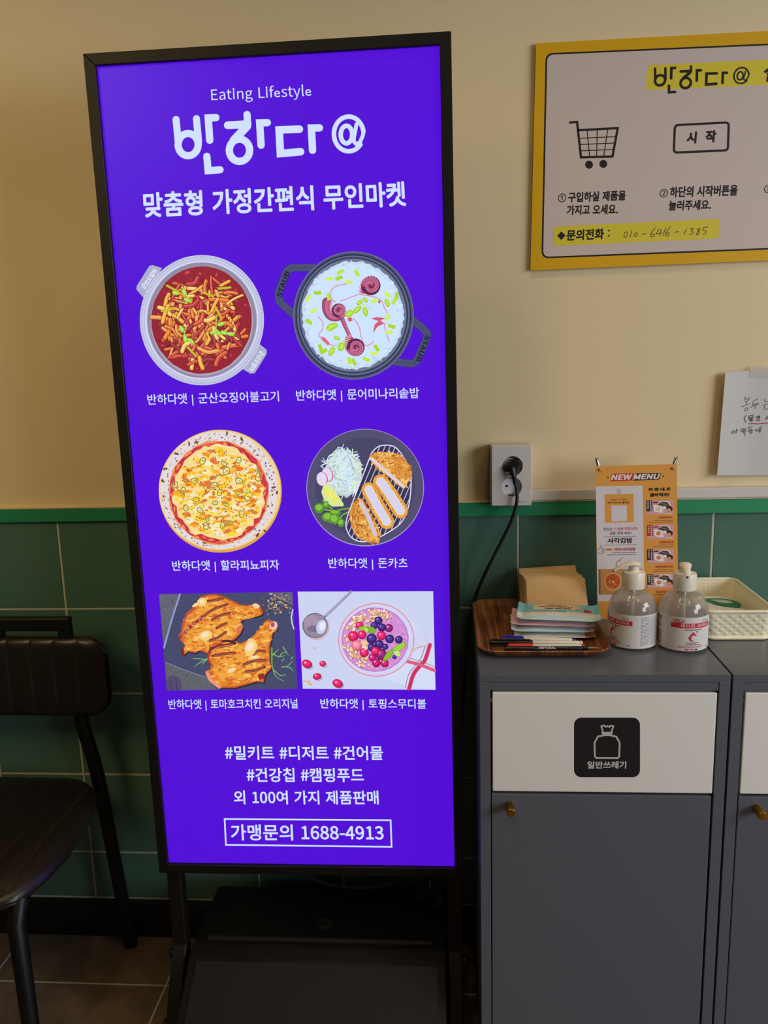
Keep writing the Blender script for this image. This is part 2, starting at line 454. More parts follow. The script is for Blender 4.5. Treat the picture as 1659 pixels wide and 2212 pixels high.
NGDATA = 'E206;35,257,35,0,187,0,187,28,68,28,68,121,165,121,165,149,68,149,68,229,183,229,183,257|a197;141,185,103,195,74,191,49,182,29,170,41,148,58,158,77,165,98,168,122,161,134,144,137,120,71,107,33,84,21,49,28,20,47,2,76,-5,99,-1,120,9,139,23,140,23,143,0,169,0,169,117,162,158;87,89,137,99,137,46,120,32,103,24,85,21,68,24,56,34,51,51,59,73|t132;70,244,43,244,40,190,9,188,9,164,38,164,38,59,43,25,60,3,92,-5,104,-4,116,-1,127,2,121,27,114,24,106,22,99,21,82,26,72,38,70,58,70,164,121,164,121,190,70,190|i96;64,190,32,190,32,0,64,0;59,269,48,271,37,269,30,262,27,251,30,239,37,232,48,229,59,232,67,239,70,251,67,262|n214;159,186,126,195,102,191,81,179,62,162,62,162,58,190,32,190,32,0,64,0,64,138,82,154,98,164,116,167,137,162,149,145,152,116,152,0,184,0,184,120,178,161|g197;106,194,96,195,61,187,35,163,25,127,29,106,38,89,50,76,50,75,40,66,32,54,29,39,31,26,37,15,46,8,46,6,31,-6,21,-21,18,-37,28,-64,55,-82,96,-88,147,-78,181,-54,193,-22,185,4,163,19,126,23,89,23,69,26,59,33,56,44,57,53,62,61,68,67,77,63,86,61,96,60,131,68,156,91,166,126,164,142,158,155,150,166,189,166,189,190,123,190,115,193;76,166,96,172,117,166,131,151,137,127,131,103,116,87,96,82,76,87,61,103,56,127,61,151;123,-3,144,-5,157,-13,161,-27,154,-46,133,-60,101,-65,71,-61,52,-50,46,-32,48,-21,54,-10,65,0,74,-2,82,-3,90,-3|L190;68,257,35,257,35,0,180,0,180,28,68,28|f114;104,282,93,283,62,276,43,254,37,221,37,190,12,188,12,164,37,164,37,0,69,0,69,164,110,164,110,190,69,190,69,220,72,241,81,253,96,258,103,257,110,255,118,252,125,277,115,280|s164;110,192,87,195,52,188,29,168,22,141,30,115,51,98,77,86,98,78,114,66,120,50,116,35,104,24,83,20,62,23,44,31,27,43,11,22,31,8,56,-1,82,-5,120,3,143,24,151,52,142,80,120,98,93,110,73,118,58,128,52,143,56,156,68,166,88,170,103,168,117,162,131,153,146,173,130,184|y182;38,190,5,190,81,0,77,-15,67,-36,53,-50,34,-56,29,-55,24,-54,19,-53,13,-78,19,-80,27,-81,35,-82,68,-73,91,-50,106,-16,178,190,147,190,112,85,107,67,102,49,97,31,95,31,89,49,82,67,76,85|l99;64,279,32,279,32,38,36,15,47,0,66,-5,74,-4,79,-3,84,-2,80,23,77,22,75,22,73,22,69,23,66,28,64,36|0194;140,247,97,261,55,247,27,203,18,129,27,55,55,10,97,-5,140,10,167,55,177,129,167,203;72,225,97,236,123,225,140,190,146,129,140,68,123,33,97,21,72,33,55,68,48,129,55,190|1194;120,257,96,257,81,249,63,243,42,238,42,218,88,218,88,27,31,27,31,0,172,0,172,27,120,27|2194;129,252,90,261,60,257,36,244,14,224,33,206,48,221,66,231,86,235,112,229,128,211,133,185,120,138,82,83,15,19,15,0,177,0,177,28,106,28,92,27,78,26,64,25,117,81,152,134,165,186,155,226|3194;130,254,91,261,64,257,40,246,20,231,37,210,53,223,70,232,90,235,113,230,128,216,133,195,127,170,104,152,62,146,62,121,109,115,135,97,142,70,135,44,117,28,90,22,64,26,43,37,27,51,10,31,30,13,57,0,92,-5,134,4,163,29,175,69,167,100,148,121,120,134,120,136,144,149,160,169,166,197,156,232|4194;149,257,114,257,7,92,7,71,119,71,119,0,149,0,149,71,183,71,183,96,149,96;119,222,121,222,120,207,119,190,119,175,119,96,40,96,99,184,106,197,113,209|5194;39,257,30,137,47,126,61,134,75,139,90,141,118,134,137,114,143,83,136,50,116,29,89,22,62,26,42,37,26,50,9,29,30,13,56,0,92,-5,133,6,164,36,176,83,165,130,137,157,98,165,84,164,72,161,60,155,67,229,163,229,163,257|6194;139,258,114,261,68,248,33,203,20,123,31,52,61,10,105,-5,142,6,169,35,179,79,170,124,146,150,108,159,87,156,67,145,50,129,60,191,83,225,116,235,131,233,145,226,157,215,175,235,159,249;86,132,103,136,128,129,144,109,149,79,143,48,128,28,105,21,78,30,59,58,50,103,68,122|7194;178,257,17,257,17,229,142,229,102,160,79,87,69,0,103,0,111,89,133,164,178,237|8194;136,252,99,261,63,252,38,230,28,195,33,171,46,151,63,136,63,135,40,118,23,95,16,64,27,28,56,4,98,-5,140,4,168,28,178,62,172,92,156,114,135,129,135,131,151,146,164,168,169,193,161,228;77,232,98,237,122,231,137,214,142,191,139,173,130,155,116,139,87,152,66,170,57,195,63,217;61,109,80,125,114,110,138,91,148,63,142,40,124,25,98,19,71,25,52,42,44,67,49,90|9194;133,248,89,261,52,251,26,222,15,178,24,133,49,106,86,97,107,101,128,112,145,129,135,66,112,32,81,22,65,24,50,31,38,42,20,22,37,8,57,-1,82,-5,128,10,162,56,175,139,164,207;89,236,117,227,136,200,145,155,127,136,109,125,91,121,66,128,51,148,46,178,51,209,67,229|-121;106,110,16,110,16,86,106,86|#194;87,254,67,254,57,182,22,182,22,160,55,160,48,102,14,102,14,80,45,80,35,0,56,0,66,80,118,80,108,0,129,0,139,80,175,80,175,102,141,102,149,160,183,160,183,182,151,182,160,254,139,254,130,182,78,182;68,102,76,160,128,160,120,102|@331;251,236,183,253,102,231,43,171,20,79,38,3,88,-45,157,-61,184,-58,208,-52,232,-41,223,-22,204,-31,183,-37,160,-39,100,-25,59,16,43,81,63,160,114,213,180,231,240,217,277,178,289,122,281,78,261,51,236,41,219,46,212,61,215,87,230,165,209,165,204,149,204,149,195,160,185,166,173,168,133,154,106,120,97,78,103,47,120,29,144,22,162,26,178,35,192,49,193,49,200,32,214,23,233,19,269,31,299,66,311,123,295,191;173,146,182,144,190,139,198,130,187,68,174,54,162,47,151,44,136,48,127,59,123,79,129,110,146,135|N253;35,257,35,0,66,0,66,135,65,162,64,189,62,215,63,215,91,162,185,0,218,0,218,257,187,257,187,123,188,96,189,69,192,42,190,42,162,95,68,257|W307;42,257,9,257,63,0,102,0,140,155,144,175,149,194,153,213,154,213,159,194,163,175,167,155,206,0,245,0,298,257,267,257,239,117,235,89,230,62,225,34,223,34,217,62,211,89,205,117,169,257,140,257,104,117,98,89,92,62,86,34,85,34,80,62,74,89,69,117|M284;35,257,35,0,64,0,64,142,64,167,62,193,60,218,62,218,82,159,131,26,153,26,201,159,222,218,223,218,221,193,220,167,219,142,219,0,249,0,249,257,210,257,161,119,155,102,149,84,143,66,142,66,136,84,130,102,123,119,74,257|U252;67,257,34,257,34,106,47,41,79,6,126,-5,173,6,206,41,218,106,218,257,187,257,187,105,179,57,157,31,126,24,96,31,75,57,67,105|R222;35,257,35,0,68,0,68,109,114,109,176,0,213,0,147,112,178,126,198,150,205,185,194,227,162,250,116,257;68,230,111,230,145,226,166,212,173,185,166,157,145,140,111,135,68,135|P222;35,257,35,0,68,0,68,102,110,102,160,111,192,137,204,181,192,226,159,250,109,257;68,230,104,230,142,226,165,211,172,181,165,151,143,134,106,129,68,129|I103;68,257,35,257,35,0,68,0|A213;88,257,1,0,34,0,59,78,153,78,177,0,211,0,124,257;105,230,106,230,115,201,123,172,132,144,145,104,67,104,79,144,88,172,97,201|S209;139,257,110,261,68,252,39,228,29,193,37,162,57,141,81,127,118,111,140,101,155,87,161,65,154,44,136,29,107,24,81,28,57,39,36,56,17,33,42,13,72,0,106,-5,153,5,183,31,194,68,187,100,168,122,141,137,104,153,84,162,68,175,62,196,68,215,84,228,110,233,132,230,151,222,168,209,185,230,164,246|T210;199,257,11,257,11,229,89,229,89,0,121,0,121,229,199,229|B230;35,257,35,0,117,0,168,8,202,33,214,75,208,105,189,126,162,137,162,138,183,150,195,170,200,194,188,230,157,250,111,257;68,231,107,231,141,227,161,214,168,190,161,167,141,153,106,148,68,148;68,123,112,123,151,118,174,102,182,76,174,48,150,31,112,26,68,26|v182;38,190,5,190,73,0,111,0,178,190,146,190,110,82,105,63,99,44,93,26,91,26,85,44,79,63,74,82|!113;72,262,40,262,41,226,46,77,68,77,72,226;68,41,56,44,45,41,36,32,33,20,36,7,45,-1,56,-5,68,-1,76,7,79,20,76,32|+194;110,218,84,218,84,141,13,141,13,117,84,117,84,41,110,41,110,117,181,117,181,141,110,141|.97;60,41,49,44,37,41,29,32,26,20,29,7,37,-1,49,-5,60,-1,69,7,72,20,69,32|:97;60,182,49,186,37,182,29,174,26,161,29,148,37,140,49,137,60,140,69,148,72,161,69,174;60,41,49,44,37,41,29,32,26,20,29,7,37,-1,49,-5,60,-1,69,7,72,20,69,32'
_load_ng()
# ================================================================== THE SETTING
M_paint = mat('cream_wall_paint', (233, 210, 168), 0.6, spec=0.25, noise=(3.0, 0.03), bump=(170, 0.16, 0.0012))
M_tile = mat('green_glazed_tile', (80, 116, 101), 0.28, spec=0.5, noise=(6.0, 0.08), bump=(9, 0.12, 0.002))
M_grout = mat('pale_grout', (200, 194, 172), 0.85, noise=(60, 0.15))
M_rail = mat('green_painted_rail', (32, 140, 92), 0.45, noise=(14, 0.06))
M_base = mat('black_baseboard', (14, 13, 13), 0.45)
M_duct = mat('white_cable_duct', (212, 205, 198), 0.45)
WX0, WX1 = -1.3, 2.4
bm = BM(); box(bm, WX0, WX1, 0.0035, 0.12, -0.02, 2.9); wall_back = struct('wall_back', bm, M_paint)
bm = BM(); box(bm, WX0, WX1, 0.0012, 0.0035, 0.05, 1.02)
struct('tile_grout', bm, M_grout, wall_back)
bm = BM()
zs = [1.015-0.2*k for k in range(5)]+[0.0944]
for i in range(-6, 12):
    for k in range(5):
        z1, z0 = zs[k]-0.002, zs[k+1]+0.002
        box(bm, 0.2*i+0.002, 0.2*i+0.198, 0.0, 0.004, z0, z1, 0.0012, 1)
struct('tile_wainscot', bm, M_tile, wall_back)
bm = BM(); box(bm, WX0, WX1, -0.009, 0.004, 1.015, 1.0445, 0.0015)
trim = struct('trim_1', bm, M_rail)
bm = BM(); box(bm, WX0, WX1, -0.0105, 0.004, 1.0447, 1.0475, 0.001); struct('rail_bead', bm, M_paint, trim)
bm = BM(); box(bm, 1.0235, WX1, -0.014, 0.0035, 1.0478, 1.0695, 0.002); struct('trim_2', bm, M_duct)
bm = BM(); box(bm, WX0, WX1, -0.013, 0.004, 0.0, 0.092, 0.002); struct('baseboard_back', bm, M_base)

def floor_mat():
    m = bpy.data.materials.new('brown_stone_floor_tile'); m.use_nodes = True
    nt = m.node_tree; b = nt.nodes['Principled BSDF']; N = nt.nodes.new; Lk = nt.links.new
    tc = N('ShaderNodeTexCoord'); sx = N('ShaderNodeSeparateXYZ'); Lk(tc.outputs['Object'], sx.inputs[0])
    def line(out, off):
        a = N('ShaderNodeMath'); a.operation = 'ADD'; a.inputs[1].default_value = -off+40.0; Lk(out, a.inputs[0])
        d = N('ShaderNodeMath'); d.operation = 'DIVIDE'; d.inputs[1].default_value = 0.4; Lk(a.outputs[0], d.inputs[0])
        f = N('ShaderNodeMath'); f.operation = 'FRACT'; Lk(d.outputs[0], f.inputs[0])
        s = N('ShaderNodeMath'); s.operation = 'SUBTRACT'; s.inputs[1].default_value = 0.5; Lk(f.outputs[0], s.inputs[0])
        ab = N('ShaderNodeMath'); ab.operation = 'ABSOLUTE'; Lk(s.outputs[0], ab.inputs[0])
        g = N('ShaderNodeMath'); g.operation = 'GREATER_THAN'; g.inputs[1].default_value = 0.4945; Lk(ab.outputs[0], g.inputs[0])
        return g.outputs[0]
    mx = N('ShaderNodeMath'); mx.operation = 'MAXIMUM'
    Lk(line(sx.outputs[0], 0.2185), mx.inputs[0]); Lk(line(sx.outputs[1], -0.1635), mx.inputs[1])
    n = N('ShaderNodeTexNoise'); n.inputs['Scale'].default_value = 9; n.inputs['Detail'].default_value = 8; n.inputs['Roughness'].default_value = 0.65
    Lk(tc.outputs['Object'], n.inputs['Vector'])
    cr = N('ShaderNodeValToRGB'); cr.color_ramp.elements[0].position = 0.3; cr.color_ramp.elements[1].position = 0.72
    cr.color_ramp.elements[0].color = (*lin((84, 68, 54)), 1); cr.color_ramp.elements[1].color = (*lin((130, 107, 86)), 1)
    Lk(n.outputs['Fac'], cr.inputs[0])
    mix = N('ShaderNodeMix'); mix.data_type = 'RGBA'; Lk(mx.outputs[0], mix.inputs[0]); Lk(cr.outputs[0], mix.inputs[6])
    mix.inputs[7].default_value = (*lin((190, 176, 150)), 1)
    Lk(mix.outputs[2], b.inputs['Base Color']); b.inputs['Roughness'].default_value = 0.55
    bp = N('ShaderNodeBump'); bp.inputs['Strength'].default_value = 0.3; bp.inputs['Distance'].default_value = 0.002
    Lk(n.outputs['Fac'], bp.inputs['Height']); Lk(bp.outputs[0], b.inputs['Normal'])
    return m
bm = BM(); box(bm, WX0, WX1, -4.0, 0.004, -0.06, 0.0); struct('floor', bm, floor_mat())

# ================================================================== LIGHTBOX SIGN
M_blk = mat('black_metal', (17, 14, 13), 0.5, spec=0.35)
M_tank = mat('grained_black_plastic', (15, 13, 12), 0.6, spec=0.3, bump=(420, 0.5, 0.0006))
M_panel = mat('smooth_dark_panel', (19, 17, 15), 0.55, spec=0.3)
M_screen = vmat('backlit_film', 0.34, 0.16, emit=1.0)
SX, SY, SROT = 0.5765, -0.285, -0.0053
sign = thing('lightbox_sign', 'tall glowing purple lightbox sign with dish photos, standing on a black base', 'sign', (SX, SY, 0), (0, SROT, 0))
SMx = WM[sign.name]
def SL(u, y, v): return SMx @ Vector((u, y, v))
V0, V1, U = 0.3624, 1.8521, 0.3
bm = BM(); fw = 0.0185
for q in ([(-U, V0), (U, V0), (U-fw, V0+fw), (-U+fw, V0+fw)], [(-U, V1), (U, V1), (U-fw, V1-fw), (-U+fw, V1-fw)],
          [(-U, V0), (-U+fw, V0+fw), (-U+fw, V1-fw), (-U, V1)], [(U, V0), (U-fw, V0+fw), (U-fw, V1-fw), (U, V1)]):
    prism(bm, [SL(a, 0, b) for a, b in q], (0, 0.022, 0), 0.0009, 1)
obj('frame', bm, M_blk, sign)
bm = BM(); prism(bm, [SL(a, 0.014, b) for a, b in ((-U+.003, V0+.003), (U-.003, V0+.003), (U-.003, V1-.003), (-U+.003, V1-.003))], (0, 0.04, 0), 0.003)
obj('housing', bm, M_blk, sign)

ys = SY+0.008
A = Art(lambda p: on_y(p, ys), Vector((0, -1, 0)), up_on(lambda p: on_y(p, ys)), 1.5e-6)
PUR = (82, 10, 214); WHT = (208, 224, 255)
scr = [SL(a, 0.008, b) for a, b in ((-U+.017, V0+.017), (U-.017, V0+.017), (U-.017, V1-.017), (-U+.017, V1-.017))]
A.poly([tuple(px_of(p)) for p in scr], PUR)
A.text('Eating Lifestyle', (456.3, 207.7), (672, 197.9), 33, WHT)
A.text('맞춤형 가정간편식 무인마켓', (309.8, 443.2), (876.4, 418.1), 55, WHT, 0.028)
for t, l, r, h in (('반하다앳 | 군산오징어불고기', (318.5, 865.1), (602.5, 857.6), 27), ('반하다앳 | 문어미나리솥밥', (639.6, 856.3), (905.4, 850.4), 27),
                   ('반하다앳 | 할라피뇨피자', (371.9, 1223.9), (602.9, 1221.5), 26), ('반하다앳 | 돈카츠', (709.1, 1218.3), (880.4, 1217.9), 26),
                   ('반하다앳 | 토마호크치킨 오리지널', (363.9, 1523.3), (643, 1521.3), 25), ('반하다앳 | 토핑스무디볼', (692.1, 1521.3), (920.4, 1522.1), 25)):
    A.text(t, l, r, h, WHT, 0.012)
for t, l, r, h in (('#밀키트 #디저트 #건어물', (486, 1626.2), (827.3, 1626.7), 31), ('#건강칩 #캠핑푸드', (532.8, 1673.9), (785.6, 1674.3), 31),
                   ('외 100여 가지 제품판매', (505, 1722.4), (817.6, 1722.9), 30), ('가맹문의 1688-4913', (498.6, 1798), (828.6, 1798.8), 35)):
    A.text(t, l, r, h, WHT, 0.02)
A.stroke([(485.2, 1769.3), (843.8, 1771.8), (845.9, 1829.2), (488.1, 1825)], 3.4, WHT, closed=True)

# the shop's word mark, drawn with round-ended strokes
LOGO = [([(75, 325), (92, 500)], 56), ([(237, 318), (254, 500)], 56), ([(343, 490), (331, 313), (392, 310)], 58), ([(320, 618), (330, 733), (425, 725)], 57),
        ([(487, 371), (645, 362)], 62), ([(640, 285), (646, 370)], 57), ([(640, 378), (535, 490)], 66), ([(752, 530), (741, 352), (802, 350)], 58),
        ([(1057, 402), (896, 408), (906, 596), (1067, 582)], 60), ([(1162, 570), (1153, 393), (1217, 392)], 58)]
def arcpts(cx, cy, rx, ry, a0, a1, n=24):
    return [(cx+rx*math.cos(math.radians(a0+(a1-a0)*k/n)), cy+ry*math.sin(math.radians(a0+(a1-a0)*k/n))) for k in range(n+1)]
def draw_logo(A, T, col, k):
    def st(pts, wd, closed=False): A.stroke([T(p) for p in pts], wd*k, col, closed=closed)
    for pts, wd in LOGO: st(pts, wd)
    st(arcpts(171, 525, 80, 89, 0, 345, 23), 57, True)
    st(arcpts(580, 570, 81, 89, 0, 345, 23), 58, True)
    st(arcpts(1450, 440, 118, 138, 38, 352, 40), 36)
    st(arcpts(1432, 445, 46, 70, 0, 345, 23), 36, True)
    st([(1512, 362), (1492, 470), (1490, 500), (1510, 522), (1540, 505), (1562, 455), (1567, 420)], 30)
A.frame(360, 170, 3.687); draw_logo(A, lambda p: p, WHT, 1.0)

# ---- squid stew
A.z = 2e-5
rnd = random.Random(3)
A.frame(290, 540, 5.53)
for q in ([(330, 215), (215, 180), (180, 190), (30, 430), (25, 470), (100, 560), (140, 590)], [(1480, 1110), (1580, 1190), (1583, 1240), (1440, 1470), (1390, 1478), (1290, 1420)]):
    A.poly(q, (172, 176, 205))
A.text('군산오징어', (100, 455), (255, 240), 66, (228, 230, 248), 0.04, up=(-0.8, -0.6))
A.text('군산오징어', (1535, 1215), (1392, 1440), 66, (228, 230, 248), 0.04, up=(0.85, 0.5))
A.ell(808, 838, 742, 778, (198, 202, 228), 64)
for k in range(150):
    a = 2*PI*k/150
    A.stroke([(808+730*math.cos(a), 838+765*math.sin(a)), (808+708*math.cos(a), 838+742*math.sin(a))], 8, (150, 154, 182), cap=False)
A.ell(808, 838, 690, 722, (176, 180, 212), 64); A.ell(808, 838, 682, 714, (208, 214, 242), 64)
A.ell(808, 838, 655, 690, (148, 138, 162), 64); A.ell(808, 850, 612, 650, (176, 168, 192), 64)
A.ell(806, 838, 600, 640, (150, 36, 52), 64, jit=0.006, rnd=rnd)
for k in range(150):
    a = rnd.random()*2*PI; r = math.sqrt(rnd.random())*0.96
    A.ell(806+590*r*math.cos(a), 838+630*r*math.sin(a), 8+rnd.random()*22, 6+rnd.random()*14, rnd.choice([(186, 50, 62), (128, 24, 40), (205, 80, 80), (168, 40, 50)]), 8, rot=rnd.random()*180)
pal = [(228, 132, 48), (240, 172, 66), (205, 88, 62), (186, 62, 62), (234, 156, 84), (248, 196, 104), (150, 46, 58), (222, 116, 60)]
for k in range(175):
    a = rnd.random()*2*PI; r = math.sqrt(rnd.random())*0.84
    x, y = 806+590*r*math.cos(a), 858+610*r*math.sin(a); d = rnd.random()*2*PI; ln = 55+rnd.random()*70; b = (rnd.random()-.5)*70
    dx, dy = math.cos(d), math.sin(d); pts = [(x-dx*ln, y-dy*ln), (x-dy*b, y+dx*b), (x+dx*ln, y+dy*ln)]
    wd = 24+rnd.random()*26; c = rnd.choice(pal)
    A.stroke(pts, wd+12, (112, 24, 38), sm=4); A.stroke(pts, wd, c, sm=4)
    A.stroke([(p[0]-4, p[1]-wd*.18) for p in pts], wd*.28, tuple(min(255, v+38) for v in c), sm=4)
for x, y, a in ((500, 515, 10), (600, 505, 70), (640, 600, 20), (570, 945, 60), (612, 1060, 80), (680, 1088, 40), (1000, 985, 50), (1075, 990, 10), (1155, 1003, 5), (1040, 885, -20), (950, 985, 170)):
    A.ell(x, y, 48, 24, (150, 214, 62), 14, rot=a); A.ell(x-4, y-4, 34, 12, (192, 238, 112), 12, rot=a)
for q in ([(610, 480), (640, 600), (590, 630), (495, 600)], [(640, 900), (605, 980), (620, 1050), (680, 1095)], [(985, 790), (980, 900), (1000, 980), (1160, 1010)]):
    A.stroke(q, 12, (168, 220, 84), sm=5)
for x, y, d in ((455, 460, .5), (880, 530, .35), (1080, 455, -.1), (1005, 745, 1.1), (690, 1215, .8), (400, 715, -.2)):
    A.stroke([(x-70*math.cos(d), y-70*math.sin(d)), (x+70*math.cos(d), y+70*math.sin(d))], 26, (196, 190, 44))

# ---- octopus rice pot
A.z = 2e-5
rnd = random.Random(8); A.frame(590, 530, 4.74)
for q, t in (([(410, 228), (190, 228), (140, 262), (52, 490), (62, 572), (205, 705)], 0), ([(1430, 765), (1530, 850), (1580, 905), (1568, 965), (1470, 1185), (1420, 1212), (1250, 1192)], 1)):
    A.stroke(q, 78, (52, 56, 88)); A.stroke(q, 66, (78, 84, 120)); A.stroke(q, 40, (70, 75, 110))
A.text('STAUB', (58, 530), (148, 265), 52, (24, 26, 52), 0.03, up=(-0.92, -0.38)); A.text('STAUB', (1585, 925), (1482, 1190), 52, (24, 26, 52), 0.03, up=(0.92, 0.38))
A.ell(822, 718, 618, 656, (104, 108, 140), 64); A.ell(822, 718, 606, 644, (70, 76, 110), 64); A.ell(822, 718, 590, 628, (38, 44, 72), 64)
A.ell(822, 718, 578, 614, (96, 104, 138), 64); A.ell(822, 716, 560, 596, (50, 58, 86), 64); A.ell(820, 716, 545, 580, (112, 118, 146), 64)
A.ell(818, 716, 520, 552, (196, 220, 250), 96, jit=0.022, rnd=rnd); A.ell(818, 716, 490, 520, (206, 228, 255), 64)
for k in range(120):
    a = rnd.random()*2*PI; r = 0.86+rnd.random()*0.14
    A.ell(818+520*r*math.cos(a), 716+552*r*math.sin(a), 16, 7, rnd.choice([(214, 232, 255), (178, 206, 242), (222, 238, 255)]), 8, rot=rnd.random()*180)
for q in ([(750, 395), (640, 420), (590, 480), (600, 550), (640, 580)], [(880, 500), (800, 530), (740, 555), (690, 570)], [(940, 510), (1040, 530), (1110, 570), (1140, 640), (1170, 690)],
          [(460, 730), (510, 790), (500, 870), (470, 920), (540, 1000), (640, 1030)], [(820, 745), (880, 830), (900, 930), (940, 1025), (1000, 1010), (1030, 980)], [(1140, 800), (1150, 880), (1190, 990)]):
    A.stroke(q, 9, (226, 130, 160), sm=5)
A.poly([(1000, 750), (1060, 735), (1150, 745), (1100, 770), (1140, 800), (1070, 830), (1020, 905), (1040, 810), (1080, 775)], (214, 92, 120))
A.poly([(490, 930), (530, 945), (580, 1000), (560, 1025), (510, 975)], (222, 110, 130)); A.poly([(760, 745), (800, 735), (815, 770), (775, 785)], (214, 92, 120)); A.poly([(1065, 570), (1105, 560), (1090, 600)], (200, 80, 110))
def tentacle(pts, w0, w1):
    q = [(v.x, v.y) for v in smooth_path([(p[0], p[1], 0) for p in pts], 6)]
    A.stroke(q, w0+10, (92, 32, 70), taper=w1+8); A.stroke(q, w0, (166, 72, 112), taper=w1); A.stroke(q, w0*.45, (196, 104, 140), taper=w1*.5)
    N = len(q)
    for i in range(0, N-1):
        d = Vector(q[i+1])-Vector(q[i]); d.normalize(); nn = Vector((-d.y, d.x)); wd = w0+(w1-w0)*i/(N-1)
        for sgn in (1,):
            c = Vector(q[i])-nn*wd*.48
            A.ell(c.x, c.y, wd*.15, wd*.15, (228, 158, 188), 8)
tentacle([(700, 735), (740, 830), (775, 905), (800, 960)], 34, 30)
def curl(cx, cy, r, a0, sg, turns=1.6, w0=.95):
    """a curled tentacle end: thick outer turn with pale suckers outside, spiralling into the middle"""
    pts = []; N = 34
    for i in range(N):
        t = i/(N-1); a = math.radians(a0)+sg*t*turns*2*PI; rr = r*(1-t)**.8*.68+2
        pts.append((cx+rr*math.cos(a), cy+rr*1.0*math.sin(a)))
    A.ell(cx, cy, r, r, (104, 36, 76), 30)
    A.stroke(pts, r*w0*.72, (96, 32, 70), taper=r*.16); A.stroke(pts, r*w0*.62, (158, 62, 102), taper=r*.13); A.stroke(pts, r*w0*.3, (190, 96, 132), taper=r*.06)
    for i in range(0, N-6):
        p, q = Vector(pts[i]), Vector(pts[i+1]); d = (q-p).normalized(); nn = Vector((-d.y, d.x))*(-sg); wd = r*w0*.62*(1-i/N*.8)
        A.ell(p.x+nn.x*wd*.5, p.y+nn.y*wd*.5, wd*.15+2, wd*.13+2, (228, 160, 190), 9); A.ell(p.x+nn.x*wd*.5, p.y+nn.y*wd*.5, wd*.06+1, wd*.05+1, (150, 66, 108), 7)
A.poly([(882, 470), (900, 410), (950, 380), (960, 470), (920, 515), (890, 505)], (176, 78, 112))
for x, y in ((892, 430), (888, 462), (895, 490), (918, 506), (905, 402)): A.ell(x, y, 15, 14, (232, 168, 196), 10)
curl(1000, 412, 100, 190, 1)
tentacle([(552, 582), (550, 655), (585, 722), (650, 740), (706, 706)], 90, 62)
curl(672, 668, 74, 70, -1, 1.5)
A.poly([(735, 960), (760, 915), (800, 925), (830, 960), (800, 1100), (745, 1080), (728, 1010)], (170, 74, 108))
for x, y in ((752, 945), (785, 932), (748, 985), (752, 1030), (765, 1072), (742, 1010)): A.ell(x, y, 17, 16, (232, 168, 196), 10); A.ell(x, y, 8, 7, (176, 90, 128), 8)
curl(845, 1045, 92, 150, -1)
for x, y, a in ((575, 342, 0), (675, 335, -20), (858, 285, 60), (775, 375, 10), (455, 487, 0), (568, 528, 80), (415, 668, -35), (690, 272, -30), (365, 782, 30), (1170, 508, 40), (1040, 568, -20), (1265, 520, 95), (1240, 570, 120), (1215, 830, 20), (1185, 888, -10), (1060, 1052, 60), (1032, 1106, 0), (955, 1168, 25), (780, 1180, 80), (828, 1195, 60), (485, 1050, 70), (520, 1085, -30), (360, 545, -60), (1175, 740, -60)):
    c = rnd.choice([(186, 232, 60), (206, 242, 96), (172, 216, 44)])
    pts = [(-38, -18), (38, -18), (38, 18), (-38, 18)]; a = math.radians(a)
    A.poly([(x+px*math.cos(a)-py*math.sin(a), y+px*math.sin(a)+py*math.cos(a)) for px, py in pts], c)
for x, y, rx, ry, a in ((780, 700, 48, 34, -30), (860, 660, 55, 26, -40), (945, 680, 50, 26, 75), (885, 585, 40, 22, -40), (945, 560, 34, 20, 50), (1168, 590, 45, 24, 65), (605, 830, 62, 32, -15), (575, 860, 34, 18, 20), (655, 950, 36, 20, 25), (700, 1040, 48, 32, -60), (600, 1085, 52, 28, -60)):
    A.ell(x, y, rx, ry, (164, 212, 40), 14, rot=a); A.ell(x, y-3, rx*.7, ry*.5, (196, 236, 84), 12, rot=a)
A.stroke([(640, 1030), (700, 990), (785, 962)], 10, (190, 220, 100)); A.stroke([(820, 690), (920, 600), (1020, 660)], 7, (190, 224, 90))

# ---- pizza
A.z = 2e-5
rnd = random.Random(5); A.frame(335, 920, 5.82)
A.ell(820, 820, 773, 773, (226, 168, 78), 72); A.ell(812, 806, 766, 752, (240, 210, 150), 72)
A.ell(803, 812, 730, 738, (226, 220, 226), 72, jit=0.006, rnd=rnd)
for k in range(230):
    a = rnd.random()*2*PI; r = 0.86+rnd.random()*0.13; c = rnd.choice([(160, 96, 48), (206, 150, 96), (120, 74, 40), (226, 176, 120)])
    A.ell(803+730*r*math.cos(a), 812+738*r*math.sin(a), 5+rnd.random()*14, 4+rnd.random()*7, c, 8, rot=math.degrees(a)+90)
for x, y in ((905, 100), (1490, 770), (1530, 840), (270, 350), (430, 225), (1380, 1320), (95, 690), (130, 540), (520, 205), (1290, 1370), (1090, 165)):
    A.ell(x, y, 30, 14, (118, 76, 38), 10, rot=rnd.random()*180, jit=.3, rnd=rnd)
A.ell(800, 838, 632, 652, (238, 150, 84), 72, jit=0.015, rnd=rnd); A.ell(800, 838, 618, 638, (208, 58, 72), 72, jit=0.02, rnd=rnd)
for k in range(90):
    a = rnd.random()*2*PI; r = 0.92+rnd.random()*.07
    A.ell(800+618*r*math.cos(a), 838+638*r*math.sin(a), 30, 10, rnd.choice([(236, 110, 80), (176, 36, 60), (242, 150, 90)]), 8, rot=math.degrees(a)+90+rnd.random()*30)
A.ell(800, 838, 572, 592, (248, 220, 146), 60, jit=0.05, rnd=rnd)
